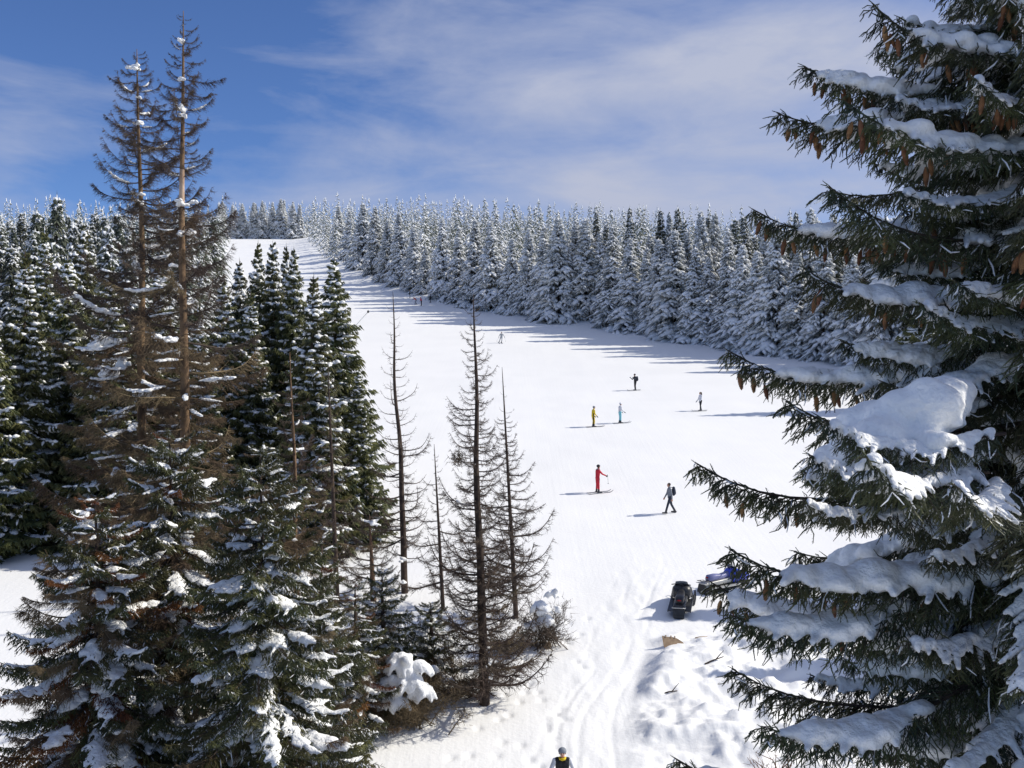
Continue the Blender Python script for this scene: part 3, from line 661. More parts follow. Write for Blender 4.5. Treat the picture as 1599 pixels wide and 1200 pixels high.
for (px, py, az, pk) in ((1500, 765, 205, 1), (1560, 755, 235, 2), (1545, 735, 190, 0), (1535, 728, 200, 2), (1560, 705, 186, 5), (1525, 742, 222, 3), (1570, 680, 196, 2)):     # the boughs that carry it
    p = np_pt(px, py, 7.0 if az != 190 else 7.2); place_bough(near, NEARB[pk], float(p[2]), math.radians(az), 1.45 / NEARB[pk][3], -.05, 0, 3, (float(p[0]), float(p[1])))

# --- three live spruces at the lower left, about 19 m away
LIVEB = [bough(700 + i, L, 1, dr, ri, w) for i, (L, dr, ri, w) in enumerate(((3.0, -.18, .05, .30), (2.6, -.10, .04, .33), (2.0, -.05, .05, .36), (1.3, .05, .05, .42), (2.8, -.25, .10, .32)))]
RUSTB = [bough(750, 2.4, 1, -.15, .05, .30, True)]
def live_tree(px, d, py, label, R, seed, rust=0.0, snowp=.7, pw=.7, dry=.0):
    r = np.random.default_rng(seed); x = at(px, d); zb = Gz(x, d); H = top_z(py, d) - zb
    o = thing('spruce_tree', label, 'spruce tree', (x, d, zb - .1)); t = MB(); zz = np.linspace(-.6, H * .985, 14)
    t.tubes(np.column_stack([.04 * np.sin(zz), .04 * np.cos(zz * 1.3), zz])[None], (.17 * (1 - np.clip(zz / H, 0, 1)) + .012)[None], 9); obj('trunk', t.mesh('trunk', M_BARK_D), o)
    z = H - .15
    while z > .5:
        n = 8; a0 = r.uniform(0, 6.28)
        for i in range(n):
            az = a0 + i * 2 * math.pi / n + r.uniform(-.3, .3); L = (R * ((H - z) / H) ** pw * r.uniform(.8, 1.12) + .25)
            if r.uniform() < dry:
                pd = DB_LOW[int(r.integers(0, len(DB_LOW)))]; bb = obj('branch', pd[0], o, (0, 0, z), (r.uniform(-.3, .3), -r.uniform(-.1, .15), az), L * 1.08 / pd[2])
                if r.uniform() < .5: obj('snow_load', pd[3], bb)
                continue
            pr = RUSTB[0] if r.uniform() < rust else LIVEB[int(r.choice([0, 1, 4])) if L > 1.9 else (2 if L > 1.3 else 3)]
            tilt = .35 * (1 - min(1, (H - z) / 2.5)) - .16 * min(1, (H - z) / 4) + r.uniform(-.12, .12)
            place_bough(o, pr, z + r.uniform(-.1, .1), az, L / pr[3], tilt, r.uniform(-.2, .2), int(r.integers(0, 4)) if r.uniform() < snowp else None)
        z -= .33
    return o
# ------------------------------------------------------------------ dead trees
def dead_branch(seed, L, curve, n2, hang, fuzz, mt, thick=1.0):
    r = np.random.default_rng(seed); mb = MB(); ph = r.uniform(0, 6.28, 3)
    def ax(s):
        s = np.asarray(s, float)
        return np.stack([s * L * (1 - .12 * s * s), .05 * L * np.sin(3 * s + ph[0]) * s, L * (-.22 * s + curve * s ** 2.4) + .012 * L * np.sin(8 * s + ph[1])], -1)
    sn = np.linspace(0, 1, 11); mb.tubes(ax(sn)[None], ((.021 * (1 - sn) + .005) * thick)[None], 4)
    s = r.uniform(.12, 1, n2); c = ax(s); sg = r.choice([-1, 1], n2)
    ln = (.26 * L * (1.05 - s) ** .7 * np.minimum(1, .3 + 2 * s) + .06) * r.uniform(.4, 1.2, n2)
    d0 = nrm(np.stack([.55 + .3 * r.uniform(size=n2), sg * r.uniform(.2, 1, n2), r.normal(-hang, .35, n2)], 1))
    p1 = c + d0 * (ln * .5)[:, None]; d1 = d0.copy(); d1[:, 2] += r.normal(.25 - hang, .3, n2); d1 = nrm(d1); p2 = p1 + d1 * (ln * .5)[:, None]
    mb.tubes(np.stack([c, p1, p2], 1), np.column_stack([np.full(n2, .0065), np.full(n2, .005), np.full(n2, .0025)]) * thick, 3, False)
    k = r.integers(0, n2, n2 * fuzz); u = r.uniform(.1, 1, len(k)); b = np.where((u < .5)[:, None], c[k] + (p1 - c)[k] * (2 * u)[:, None], p1[k] + (p2 - p1)[k] * (2 * u - 1)[:, None])
    dr = nrm(d0[k] * .5 + r.standard_normal((len(k), 3)) * .55 + np.array([0, 0, -hang])); mb.spikes(b, b + dr * (r.uniform(.05, .20, len(k)))[:, None], .0042 * thick, 3)
    sm = MB(); q = r.uniform(.1, .3); e = q + r.uniform(.3, .5)
    for t in np.linspace(q, e, int((e - q) * L / .045)):
        w = math.sin(math.pi * (t - q) / (e - q)) ** .5
        for _ in range(2): sm.ball(ax(t) + [0, r.normal(0, .05) * L * .5 * w, .03], np.array([.075, .06, .045]) * r.uniform(.6, 1.2) * (.4 + .8 * w), 0, 2)
    return mb.mesh('branch', mt, False), ax, L, voxel_union(sm, .022, 2, [M_TSNOW], 'snow_load')
DB_TOP = [dead_branch(40 + i, 2.2, cv, 85, .30, 8, M_TWIG, 1.1) for i, cv in enumerate((.50, .40, .62, .33))]
DB_LOW = [dead_branch(60 + i, 2.6, cv, 100, .45, 8, M_DRY, 1.25) for i, cv in enumerate((.30, .20, .42, .12))]
DB_THIN = [dead_branch(80 + i, 1.6, cv, 38, .08, 6, M_TWIG, 1.2) for i, cv in enumerate((.62, .5, .75, .4))]
DB_BARE = [dead_branch(90 + i, 1.6, cv, 10, .05, 3, M_TWIG, 1.2) for i, cv in enumerate((.55, .65, .45))]
def clump(seed, n, r0, dx, dz):
    """ragged lump of snow caught in the twigs"""
    r = np.random.default_rng(seed); m = MB(); p = np.zeros(3); ext = np.array([dx, dx * .6, dz])
    for _ in range(n * 2):
        rr = r0 * r.uniform(.35, .85) * (1.1 - .5 * min(1, np.linalg.norm(p / ext) / 2.2)); m.ball(p, np.array([1.1, 1, .8]) * rr, 0, 2, .06, r)
        st = r.normal(0, 1, 3) * ext; st = st / np.linalg.norm(st) * rr * .85; p = p + st
        if np.linalg.norm(p / ext) > 2.0: p = p * r.uniform(.1, .6)
    return voxel_union(m, .018, 2, [M_TSNOW], 'snow_clump')
CLUMPS = [clump(1, 22, .085, .10, .08), clump(2, 30, .085, .22, .06), clump(3, 26, .085, .09, .17), clump(4, 44, .10, .34, .07)]
def dead_tree(label, base, top, d, rad, prof, zones, mats, seed, clumps=(), name='dead_spruce', bare=None, bend=0.0, snowy=.0):
    """base/top pixels at depth d; zones: (t0, t1, count, protos); prof: (t list, radius list)"""
    r = np.random.default_rng(seed); x = at(base[0], d); zb = Gz(x, d); H = top_z(top[1], d) - zb; tx = at(top[0], d) - x
    o = thing(name, label, 'dead tree', (x, d, zb - .1))
    def tr(t): t = np.asarray(t, float); return np.stack([tx * t + bend * (np.sin(t * 7 + seed) + .5 * np.sin(t * 17 + seed)) * t * (1.4 - t) * 1.6, .04 * np.sin(t * 5), t * H], -1)
    ts = np.linspace(-.03, 1, 40); m = MB(); R = rad * (1 - np.clip(ts, 0, 1)) ** .8 + .008
    if bare:
        for q0, q1, mm in ((-.03, bare[0], 0), (bare[0], bare[1], 1), (bare[1], 1.0, 0)):
            tq = np.linspace(q0, q1, 24); m.tubes(tr(tq)[None], (rad * (1 - np.clip(tq, 0, 1)) ** .8 + .008)[None], 9, mat=mm)
    else: m.tubes(tr(ts)[None], R[None], 9)
    obj('trunk', m.mesh('trunk', mats), o)
    for t0, t1, cnt, protos, tl in zones:
        gap = r.uniform(0, 6.28, 2)
        for i in range(cnt):
            t = t0 + (t1 - t0) * (i + r.uniform()) / cnt; L = float(np.interp(t, *prof)) * r.uniform(.6, 1.15); pr = protos[int(r.integers(0, len(protos)))]
            L *= .82 + .30 * math.sin(t * 31 + gap[0]) * math.sin(i * 2.4 + gap[1])
            if r.uniform() < .07: L *= .35      # broken off
            p = tr(t); b = obj('branch', pr[0], o, tuple(p), (r.uniform(-.25, .25), -(tl + r.uniform(-.26, .22)), i * 2.4 + r.uniform(-.4, .4)), L / pr[2])
            if r.uniform() < snowy * (1.0 if t < .62 else .45): obj('snow_load', pr[3], b)
    for px, py, k, s in clumps:
        z = top_z(py, d) - zb; t = z / H; p = tr(t); obj('snow_clump', CLUMPS[k], o, (at(px, d - .2) - x, -.2, z), (0, 0, r.uniform(0, 6)), s)
    return o
live_tree(410, 19.0, 690, 'live green spruce with snow-padded boughs standing lowest beside the piste', 3.9, 31, 0.0, .72, .8, .10)
live_tree(268, 21.5, 670, 'live spruce with a rounded snow-capped top in front of the dead trunks', 3.9, 32, .16, .8, .65, .42)
live_tree(150, 19.5, 760, 'spruce with drooping dark boughs and rust-brown patches near the left edge', 3.7, 33, .30, .75, .7, .30)
live_tree(500, 24.0, 830, 'smaller dark spruce tucked between the live spruce and the bare dead trees', 2.0, 34, .15, .55, .75, .4)

live_tree(598, 33.0, 885, 'small snow-laden spruce sapling between the snow heap and the thick-trunked dead tree', 1.5, 41, .0, 1.0, .7, .1)
live_tree(556, 31.0, 905, 'small spruce sapling with brown twigs beside the lowest live spruce', 1.6, 42, .2, .9, .7, .3)
live_tree(672, 35.0, 935, 'low white-covered spruce sapling behind the snow heap', 1.4, 43, .0, 1.0, .75, .1)
dead_tree('slender brown dead spruce between the lowest live spruce and the green clump', (476, 1230), (452, 545), 28.0, .12, ([0, .3, .6, .85, 1], [2.2, 2.0, 1.5, .8, .15]), ((.15, .7, 84, DB_LOW, .03), (.7, .98, 40, DB_TOP, .1)), [M_BARK], 27, snowy=.25, bend=.05)
dead_tree('tallest dead spruce, its brown trunk partly stripped of bark, at left', (284, 1330), (288, 12), 25.5, .20, ([0, .2, .45, .62, .77, .79, .88, .95, 1], [3.2, 3.1, 2.9, 2.6, 2.1, 1.35, 1.25, .75, .2]),
          ((.2, .60, 100, DB_LOW, .05), (.60, .765, 40, DB_LOW[:2] + DB_TOP, .18), (.80, .995, 70, DB_TOP, .10)), [M_BARK, M_WOOD], 5,
          ((283, 62, 0, .8), (286, 120, 1, .6), (284, 165, 2, .9), (286, 178, 0, .8), (282, 313, 3, .75), (300, 310, 1, .6), (285, 358, 1, .9), (270, 410, 0, .7), (265, 705, 3, 1.4), (180, 730, 2, 1.3)), bare=(.765, .81), snowy=.42, bend=.05)
dead_tree('shorter dead spruce left of the tallest one, dense with fine brown twigs', (236, 1330), (213, 72), 27.0, .19, ([0, .2, .35, .5, .7, .8, .9, .96, 1], [4.6, 4.5, 3.8, 2.9, 2.3, 1.9, 1.35, .9, .3]),
          ((.2, .62, 104, DB_LOW, .0), (.60, .80, 46, DB_LOW[:1] + DB_TOP, .14), (.79, .995, 74, DB_TOP, .10)), [M_BARK], 8,
          ((211, 105, 3, .75), (217, 150, 0, .5), (215, 187, 1, .7), (219, 300, 0, .7), (205, 297, 1, .6), (165, 530, 3, 1.5), (190, 560, 2, 1.4), (222, 607, 1, 1.5), (170, 575, 3, 1.3), (225, 905, 3, 1.6), (255, 1000, 2, 1.6)), snowy=.5, bend=.07)
dead_tree('bare thin dead tree with few upturned branches, left of the bushier dead one', (632, 925), (614, 452), 44.0, .15, ([0, .25, .5, .8, 1], [2.2, 2.0, 1.7, 1.1, .2]), ((.12, .98, 84, DB_BARE, .12), (.1, .5, 24, DB_THIN, .0)), [M_BARK_D], 12, ((630, 868, 1, 1.3), (628, 905, 0, 1.3)), bend=.09)
kt = dead_tree('bushiest thin dead tree with a reddish top, dark trunk down to the snow', (757, 1102), (738, 455), 33.2, .17, ([0, .12, .3, .5, .75, .9, 1], [2.6, 2.7, 2.1, 1.6, 1.0, .55, .3]), ((.05, .33, 80, DB_LOW[:1] + DB_THIN + DB_THIN[:2], .08), (.3, .99, 140, DB_THIN, .1)), [M_BARK_D], 14, ((745, 1003, 2, .8), (762, 1005, 0, .7), (742, 720, 1, .25)), bend=.06, snowy=.08)
dead_tree('slim dead tree with a bare spike top, right of the bushiest dead tree', (806, 962), (784, 570), 41.0, .10, ([0, .3, .6, .8, 1], [2.6, 2.2, 1.3, .55, .1]), ((.08, .80, 100, DB_THIN, .08), (.8, .97, 8, DB_BARE, .2)), [M_BARK_D], 16)
dead_tree('short slender dead tree between the bare one and the bushiest one', (692, 945), (678, 690), 42.0, .085, ([0, .3, .6, 1], [2.0, 1.9, .9, .1]), ((.1, .97, 50, DB_THIN, .05),), [M_BARK_D], 18)
dead_tree('dead tree with a dark straight trunk in front of the green clump', (527, 950), (512, 560), 41.0, .12, ([0, .3, .6, 1], [2.0, 1.9, 1.3, .15]), ((.1, .97, 70, DB_THIN + DB_LOW[:2], .05),), [M_BARK_D], 20)
dead_tree('stubby dead tree with a thick trunk and snow on its broken top', (583, 935), (577, 800), 43.0, .13, ([0, .5, 1], [1.8, 1.8, 1.1]), ((.1, .97, 46, DB_THIN, .1),), [M_BARK], 22, ((580, 812, 3, 1.1), (560, 850, 1, 1.0)))
# twiggy knot in the bushiest dead tree
kb = MB(); rk = np.random.default_rng(3); kk = rk.standard_normal((260, 3)) * [.13, .13, .14]; kb.spikes(kk, kk + rk.standard_normal((260, 3)) * .12, .01, 3)
obj('twig_knot', kb.mesh('twig_knot', M_DRY, False), kt, (at(716, 33.2) - kt.location.x, -.1, top_z(716, 33.2) - kt.location.z))

# --- snow-buried brush and saplings at the feet of the dead trees
def brush(px, d, w, h, label, seed, mats, nt=900, snow=(), name='bush', cat='bush'):
    r = np.random.default_rng(seed); x = at(px, d); z = Gz(x, d); o = thing(name, label, cat, (x, d, z - .05)); m = MB()
    ns = 34; az = r.uniform(0, 6.28, ns); le = r.uniform(.5, 1, ns)
    e = np.stack([np.cos(az) * w * le, np.sin(az) * w * le * .8, h * r.uniform(.2, .95, ns) * (1.1 - .5 * le)], 1); b = np.column_stack([r.normal(0, .28 * w, ns), r.normal(0, .22 * w, ns), 0 * az]); mid = b + (e - b) * .5 + np.column_stack([r.normal(0, .14 * w, ns), r.normal(0, .14 * w, ns), .2 * h * r.uniform(.2, 1, ns)])
    m.tubes(np.stack([b, mid, e], 1), np.column_stack([np.full(ns, .022), np.full(ns, .015), np.full(ns, .005)]), 4)
    k = r.integers(0, ns, nt); u = r.uniform(.15, 1, nt); p = np.where((u < .5)[:, None], b[k] + (mid - b)[k] * (2 * u)[:, None], mid[k] + (e - mid)[k] * (2 * u - 1)[:, None]) + .6 * r.standard_normal((nt, 3)) * [.12 * w, .12 * w, .06 * h]
    q = p + nrm(nrm(e[k]) * .7 + r.standard_normal((nt, 3)) * .6) * r.uniform(.12, .4, (nt, 1)); p[:, 2] = np.maximum(p[:, 2], .02); q[:, 2] = np.maximum(q[:, 2], .0)
    m.spikes(p, q, .009, 3); obj('twigs', m.mesh('twigs', mats, False), o)
    if snow:
        for (sx, sz, rr, n_) in snow:       # snow-buried sapling: drooping fingers of snow from a rounded head
            s = MB(); top = np.array([sx, -.3 * w, sz + rr * .6])
            for _ in range(n_ + 3): s.ball(top + r.normal(0, 1, 3) * [rr * .30, rr * .28, rr * .25], np.array([1, 1, .85]) * rr * r.uniform(.25, .5), 0, 2)
            for _ in range(int(n_ * 2.0)):
                a = r.uniform(0, 6.28); e = top + np.array([math.cos(a) * rr * r.uniform(.6, 1.5), math.sin(a) * rr * r.uniform(.5, 1.0), -rr * r.uniform(.4, 1.15)]); m_ = (top + e) / 2 + np.array([math.cos(a), math.sin(a), .5]) * rr * .25
                q = r.uniform(.17, .32) * rr; s.capsule(top, m_, q * 1.3, q * 1.2, n=8); s.capsule(m_, e, q * 1.2, q * .7, n=8)
            obj('snow_clump', voxel_union(s, .055, 4, [M_TSNOW], 'snow_clump'), o)
    return o
brush(640, 31.8, 1.8, 2.2, 'brown brush buried under the largest white snow heap, left of the bushiest dead tree', 1, M_DRY, 3600, ((-.25, 2.0, .40, 12), (-.05, 1.45, .44, 14), (.4, 1.9, .30, 9), (-.6, 1.45, .34, 9), (.45, 1.15, .38, 10), (-.45, .85, .36, 9)))
brush(848, 38.0, 1.35, 2.6, 'snow-loaded twiggy bush beside the slim dead tree, nearest the tracks', 2, M_TWIG, 2600, ((-.1, 1.5, .34, 9), (.1, 1.05, .3, 7), (.35, 2.05, .24, 7), (-.45, .85, .24, 6), (.5, 1.5, .2, 5)))
brush(712, 33.9, 2.0, 1.7, 'low brown brush around the foot of the bushiest dead tree', 3, M_DRY, 3400, ((.9, 1.15, .28, 6), (1.15, .75, .2, 5), (-.8, 1.0, .22, 5), (-.3, .7, .2, 5), (.3, 1.0, .16, 4)))
brush(575, 34.0, 2.2, 2.7, 'snow-dappled brush between the live spruce and the snow heap', 4, M_DRY, 3400, ((-.3, 1.9, .3, 7), (.6, 1.5, .3, 7), (-.9, 1.3, .28, 6), (.1, .9, .28, 6), (.9, 2.1, .22, 5), (.2, 2.3, .22, 5), (-.6, .8, .22, 5)))
brush(790, 37.5, 1.3, 1.2, 'low dry twigs in the snow behind the bushiest dead trunk', 6, M_DRY, 900)
brush(1215, 27.0, .9, 2.2, 'thin reddish bare twigs beside the lower boughs of the big near spruce', 5, M_RUST, 160, name='bare_shrub', cat='shrub')

# ------------------------------------------------------------------ people
def cloth(name, c, rough=.75): return mat('cloth_' + name, tuple(v * .8 for v in c), c, 9, rough, .25, 30, .25, dist=.01)
M_SKIN = mat('skin', (.50, .28, .20), (.56, .33, .24), 12, .55, 0, 1, .35)
M_BLACK = cloth('black', (.022, .023, .028)); M_NAVY = cloth('navy', (.035, .045, .07)); M_RED = cloth('red', (.62, .035, .06)); M_YEL = cloth('yellow', (.72, .52, .03))
M_TEAL = cloth('teal', (.25, .62, .72)); M_WHITE = cloth('white', (.74, .75, .80)); M_GREY = cloth('grey', (.22, .24, .28)); M_LGREY = cloth('pale_grey', (.40, .43, .46)); M_PINK = cloth('pink', (.75, .12, .2))
M_OR = cloth('orange', (.66, .12, .05)); M_PLAST = mat('boot_plastic', (.02, .02, .024), (.04, .04, .045), 8, .35, 0, 1, .5); M_POLE = mat('pole_metal', (.16, .17, .18), (.24, .25, .26), 6, .35, 0, 1, .5, metal=.6)
M_SKI = mat('ski_top', (.10, .12, .16), (.2, .2, .24), 5, .3, 0, 1, .5); M_HAIR = mat('hair', (.03, .022, .016), (.06, .04, .03), 30, .6)
REG = ['jacket', 'pants', 'boot', 'glove', 'skin', 'hair', 'sleeve', 'stripe']
def person(label, x, y, heading, cols, pose, voxel=.022, hat=None, fingers=False, scale=1.0, group=None, extra=(), face=False, sit=0.0):
    """heading: direction the body faces, degrees from +X. Returns the empty and joint positions (local, facing +Y)"""
    z = Gz(x, y); o = thing('person', label, 'person', (x, y, z), math.radians(heading - 90), group); o.scale = (scale,) * 3
    P = dict(lean=0, lleg=(0, 0, 3), rleg=(0, 0, 3), larm=(0, 12, 15), rarm=(0, 12, 15), head=(0, 0)); P.update(pose)
    caps = []; J = {}
    def C(a, b, r0, r1, reg): caps.append((np.array(a, float), np.array(b, float), r0, r1, reg))
    ln = math.radians(P['lean']); hip = np.array([0, 0, .93])
    def up(v): v = np.array(v, float); y_, z_ = v[1], v[2]; return hip + np.array([v[0], y_ * math.cos(ln) + z_ * math.sin(ln), z_ * math.cos(ln) - y_ * math.sin(ln)])
    for s, k in ((-1, 'lleg'), (1, 'rleg')):
        fl, ab, kn = (math.radians(v) for v in P[k]); h = hip + [s * .095, 0, -.02]
        def dv(a): return np.array([s * math.sin(ab), math.sin(a) * math.cos(ab), -math.cos(a) * math.cos(ab)])
        kneep = h + dv(fl) * .43; ank = kneep + dv(fl - kn) * .41
        C(h, kneep, .098, .066, 'pants'); C(kneep, ank, .068, .058, 'pants'); C(ank + (kneep - ank) * .30, ank, .066, .060, 'boot')
        toe = ank + np.array([s * .02, .19, -.045]); heel = ank + [0, -.05, -.05]; C(heel, toe, .055, .045, 'boot'); C(ank, heel, .06, .055, 'boot')
        J[k] = ank
    C(hip + [-.07, 0, 0], hip + [.07, 0, 0], .115, .115, 'pants'); C(up((0, 0, .06)), up((0, .0, .16)), .135, .135, 'jacket')
    C(up((-.05, 0, .10)), up((-.075, 0, .40)), .115, .125, 'jacket'); C(up((.05, 0, .10)), up((.075, 0, .40)), .115, .125, 'jacket'); C(up((-.14, 0, .465)), up((.14, 0, .465)), .075, .075, 'jacket')
    C(up((0, 0, .47)), up((0, .01, .58)), .058, .055, 'jacket')
    yaw = math.radians(P['head'][0])
    hc = up((0, .02, .685)); hd = np.array([math.sin(yaw), math.cos(yaw), 0]); hr = np.array([hd[1], -hd[0], 0])
    C(hc + [0, 0, .03] - hd * .015, hc + [0, 0, .03] - hd * .016, .098, .098, 'hair'); C(hc + [0, 0, .02] + hd * .02, hc - [0, 0, .065] + hd * .035, .080, .056, 'skin')
    C(hc + hd * .10 + [0, 0, .005], hc + hd * .112 - [0, 0, .02], .011, .015, 'skin')
    for s in (-1, 1): C(hc + hr * s * .082, hc + hr * s * .086 - [0, 0, .03], .016, .012, 'skin')
    for s, k in ((-1, 'larm'), (1, 'rarm')):
        fl, ab, el = (math.radians(v) for v in P[k]); sh = up((s * .20, 0, .45))
        def dv(a, b=ab): return np.array([s * math.sin(b), math.sin(a) * math.cos(b), -math.cos(a) * math.cos(b)])
        elb = sh + dv(fl) * .29; wr = elb + dv(fl + el, ab * .6) * .25; hn = wr + dv(fl + el, ab * .4) * .085
        C(sh, elb, .068, .052, 'sleeve'); C(elb, wr, .053, .040, 'sleeve'); f = nrm((hn - wr)[None])[0]; lat = nrm(np.cross(f, [s * 1.0, 0, 0])[None])[0]
        if not fingers: C(wr, hn, .042, .045, 'glove'); C(hn, hn + f * .06 + np.array([0, .02, -.02]), .042, .026, 'glove'); C(wr + f * .03, wr + f * .06 + lat * .055, .02, .016, 'glove')
        else:
            C(wr, hn, .036, .040, 'glove'); inn = np.array([-s, 0.0, 0.0]); inn = nrm((inn - f * (inn @ f))[None])[0]
            for i, L_ in enumerate((.070, .080, .075, .060)):
                b = hn + lat * (.033 - .022 * i); m1 = b + f * L_ * .55 + inn * .012; m2 = m1 + (f * .35 + inn * .8) * L_ * .55; C(b - f * .03, m1, .0125, .012, 'glove'); C(m1, m2, .012, .0105, 'glove')
            b = wr + f * .025 + lat * .03; C(b, b + lat * .03 + f * .035 + inn * .015, .016, .013, 'glove'); C(b + lat * .03 + f * .035 + inn * .015, b + lat * .028 + f * .065 + inn * .035, .013, .011, 'glove')
        J[k] = hn + f * .04
    for e in extra: C(*e)
    J['neck'] = up((0, .02, .555))
    low = min(c[1][2] - c[3] for c in caps if c[4] == 'boot'); low = min(low, min(c[0][2] - c[2] for c in caps if c[4] == 'boot')) if not sit else hip[2] - .12 - sit
    sh_ = np.array([0, 0, -low]); m = MB()
    for a, b, r0, r1, reg in caps: m.capsule(a + sh_, b + sh_ + (0 if np.linalg.norm(b - a) > 1e-3 else np.array([0, 0, .002])), r0, r1, n=12)
    me = voxel_union(m, voxel, 3, [cols.get(k, cols.get({'sleeve': 'jacket', 'stripe': 'pants', 'hair': 'hair'}.get(k, k), M_BLACK)) for k in REG], 'body')
    nf = len(me.polygons); cen = np.empty(nf * 3, np.float32); me.polygons.foreach_get('center', cen); cen = cen.reshape(-1, 3)
    best = np.full(nf, 1e9); idx = np.zeros(nf, np.int32)
    for a, b, r0, r1, reg in caps:
        a, b = a + sh_, b + sh_; ab = b - a; L2 = max(float(ab @ ab), 1e-9); t = np.clip(((cen - a) @ ab) / L2, 0, 1); dist = np.linalg.norm(cen - a - t[:, None] * ab, axis=1) - (r0 + (r1 - r0) * t)
        w = dist < best; best[w] = dist[w]; idx[w] = REG.index(reg)
    if 'stripe' in cols:
        side = (cen[:, 0] > .0) & (np.abs(cen[:, 1]) < .045) & (cen[:, 2] < 1.15); idx[side & np.isin(idx, [0, 1])] = 7
    me.polygons.foreach_set('material_index', idx); obj('body', me, o)
    hc = hc + sh_
    if hat:
        h = MB(); h.ball(hc + [0, 0, .05] - hd * .012, (.112, .116, .098), 0, 2); h.tubes(np.array([[hc + [0, 0, .012] - hd * .012, hc + [0, 0, .065] - hd * .012]]), np.array([[.110, .116]]), 14)
        obj('hat', voxel_union(h, max(.012, voxel * .7), 3, [hat], 'hat'), o)
    if face:
        for s in (-1, 1): obj('eye', MB().mesh('e', [M_BLACK]) if False else ballmesh('eye', hc + hd * .094 + hr * s * .032 + np.array([0, 0, .008]), (.013, .010, .009), M_BLACK), o)
        obj('mouth', ballmesh('mouth', hc + hd * .088 - np.array([0, 0, .058]), (.024, .008, .007), M_OR), o)
    for k in J: J[k] = J[k] + sh_
    return o, J
def ballmesh(name, c, r, m): b = MB(); b.ball(c, r, 0, 2); return b.mesh(name, m)
def ski_mesh(L=1.65):
    n = 16; yy = np.linspace(-L * .42, L * .58, n); zz = .012 + np.where(yy > L * .44, ((yy - L * .44) / (L * .14)) ** 2 * .10, 0) + np.where(yy < -L * .38, ((-L * .38 - yy) / (L * .04)) ** 2 * .01, 0)
    hw = .048 + .014 * np.abs((yy - .05) / L * 2) ** 2; hw[-1] = .02; hw[-2] = .045; m = MB()
    rings = np.stack([np.column_stack([sx * hw, yy, zz + dz]) for sx, dz in ((-1, 0), (1, 0), (1, .014), (-1, .014))], 1)
    b = (np.arange(n - 1) * 4)[:, None]; k = np.arange(4)[None]; k2 = (k + 1) % 4
    m.add(rings, q=np.concatenate([np.stack([b + k, b + k2, b + 4 + k2, b + 4 + k], -1).reshape(-1, 4), [[3, 2, 1, 0], [4 * n - 4, 4 * n - 3, 4 * n - 2, 4 * n - 1]]]))
    m.box((-.04, -.16, .022), (.04, -.04, .05)); m.box((-.04, .10, .022), (.04, .2, .05))
    return m.mesh('ski', M_SKI, False)
SKI = ski_mesh()
def W(o, p): o_m = Matrix.LocRotScale(o.location, o.rotation_euler, o.scale); return o_m @ Vector(p)
def add_skis(o, J, who, yaw=0.0, span=None):
    for k in ('lleg', 'rleg'):
        p = W(o, (J[k][0], J[k][1] + .05, 0)); zz = Gz(p.x, p.y); a = o.rotation_euler.z + yaw; f = Vector((-math.sin(a), math.cos(a)))
        z0, z1 = Gz(p.x - f.x * .6, p.y - f.y * .6), Gz(p.x + f.x * .6, p.y + f.y * .6)
        s = obj('ski', SKI, None, (p.x, p.y, (z0 + z1) / 2 + .01), (math.atan2(z1 - z0, 1.2), 0, a)); tag(s, 'ski under the boots of ' + who, 'ski', 'skis worn by ' + who)
def add_pole(o, J, arm, tip, who, lab=None):
    a = W(o, J[arm]); b = W(o, tip); m = MB(); A, B = np.array(a), np.array(b); d = nrm((B - A)[None])[0]; c = A * 0
    m.tubes(np.array([[A * 0 - d * .10, B - A]]), np.array([[.010, .007]]), 6); m.tubes(np.array([[-d * .12, d * .02]]), np.array([[.018, .016]]), 8)
    k = B - A - d * .06; m.tubes(np.array([[k, k + d * .012]]), np.array([[.05, .045]]), 10)
    p = obj('ski_pole', m.mesh('ski_pole', M_POLE), None, tuple(a)); tag(p, lab or ('ski pole held by ' + who), 'ski pole', 'ski poles of ' + who)
def add_backpack(o, label, m_, dz=1.25, dy=-.21, s=1.0):
    b = MB(); b.ball((0, 0, 0), (.155 * s, .11 * s, .24 * s), 0, 3); b.ball((0, -.075, -.07), (.11 * s, .06, .12 * s), 0, 2); b.ball((0, .0, .2 * s), (.12 * s, .085, .07), 0, 2)
    for sx in (-.1, .1): b.tubes(np.array([[[sx, .06, .2], [sx, .16, .25], [sx, .30, .20], [sx, .33, .05], [sx, .22, -.12], [sx, .08, -.16]]]), np.full((1, 6), .018), 6)
    bp = obj('backpack', voxel_union(b, .018, 2, [m_], 'backpack'), None, W(o, (0, dy, dz)), o.rotation_euler); bp.scale = o.scale; tag(bp, label, 'backpack')

dark = dict(jacket=M_BLACK, pants=M_BLACK, boot=M_PLAST, glove=M_BLACK, skin=M_SKIN, hair=M_HAIR)
def spot(px, py): x, y = hit(px, py); return x, y
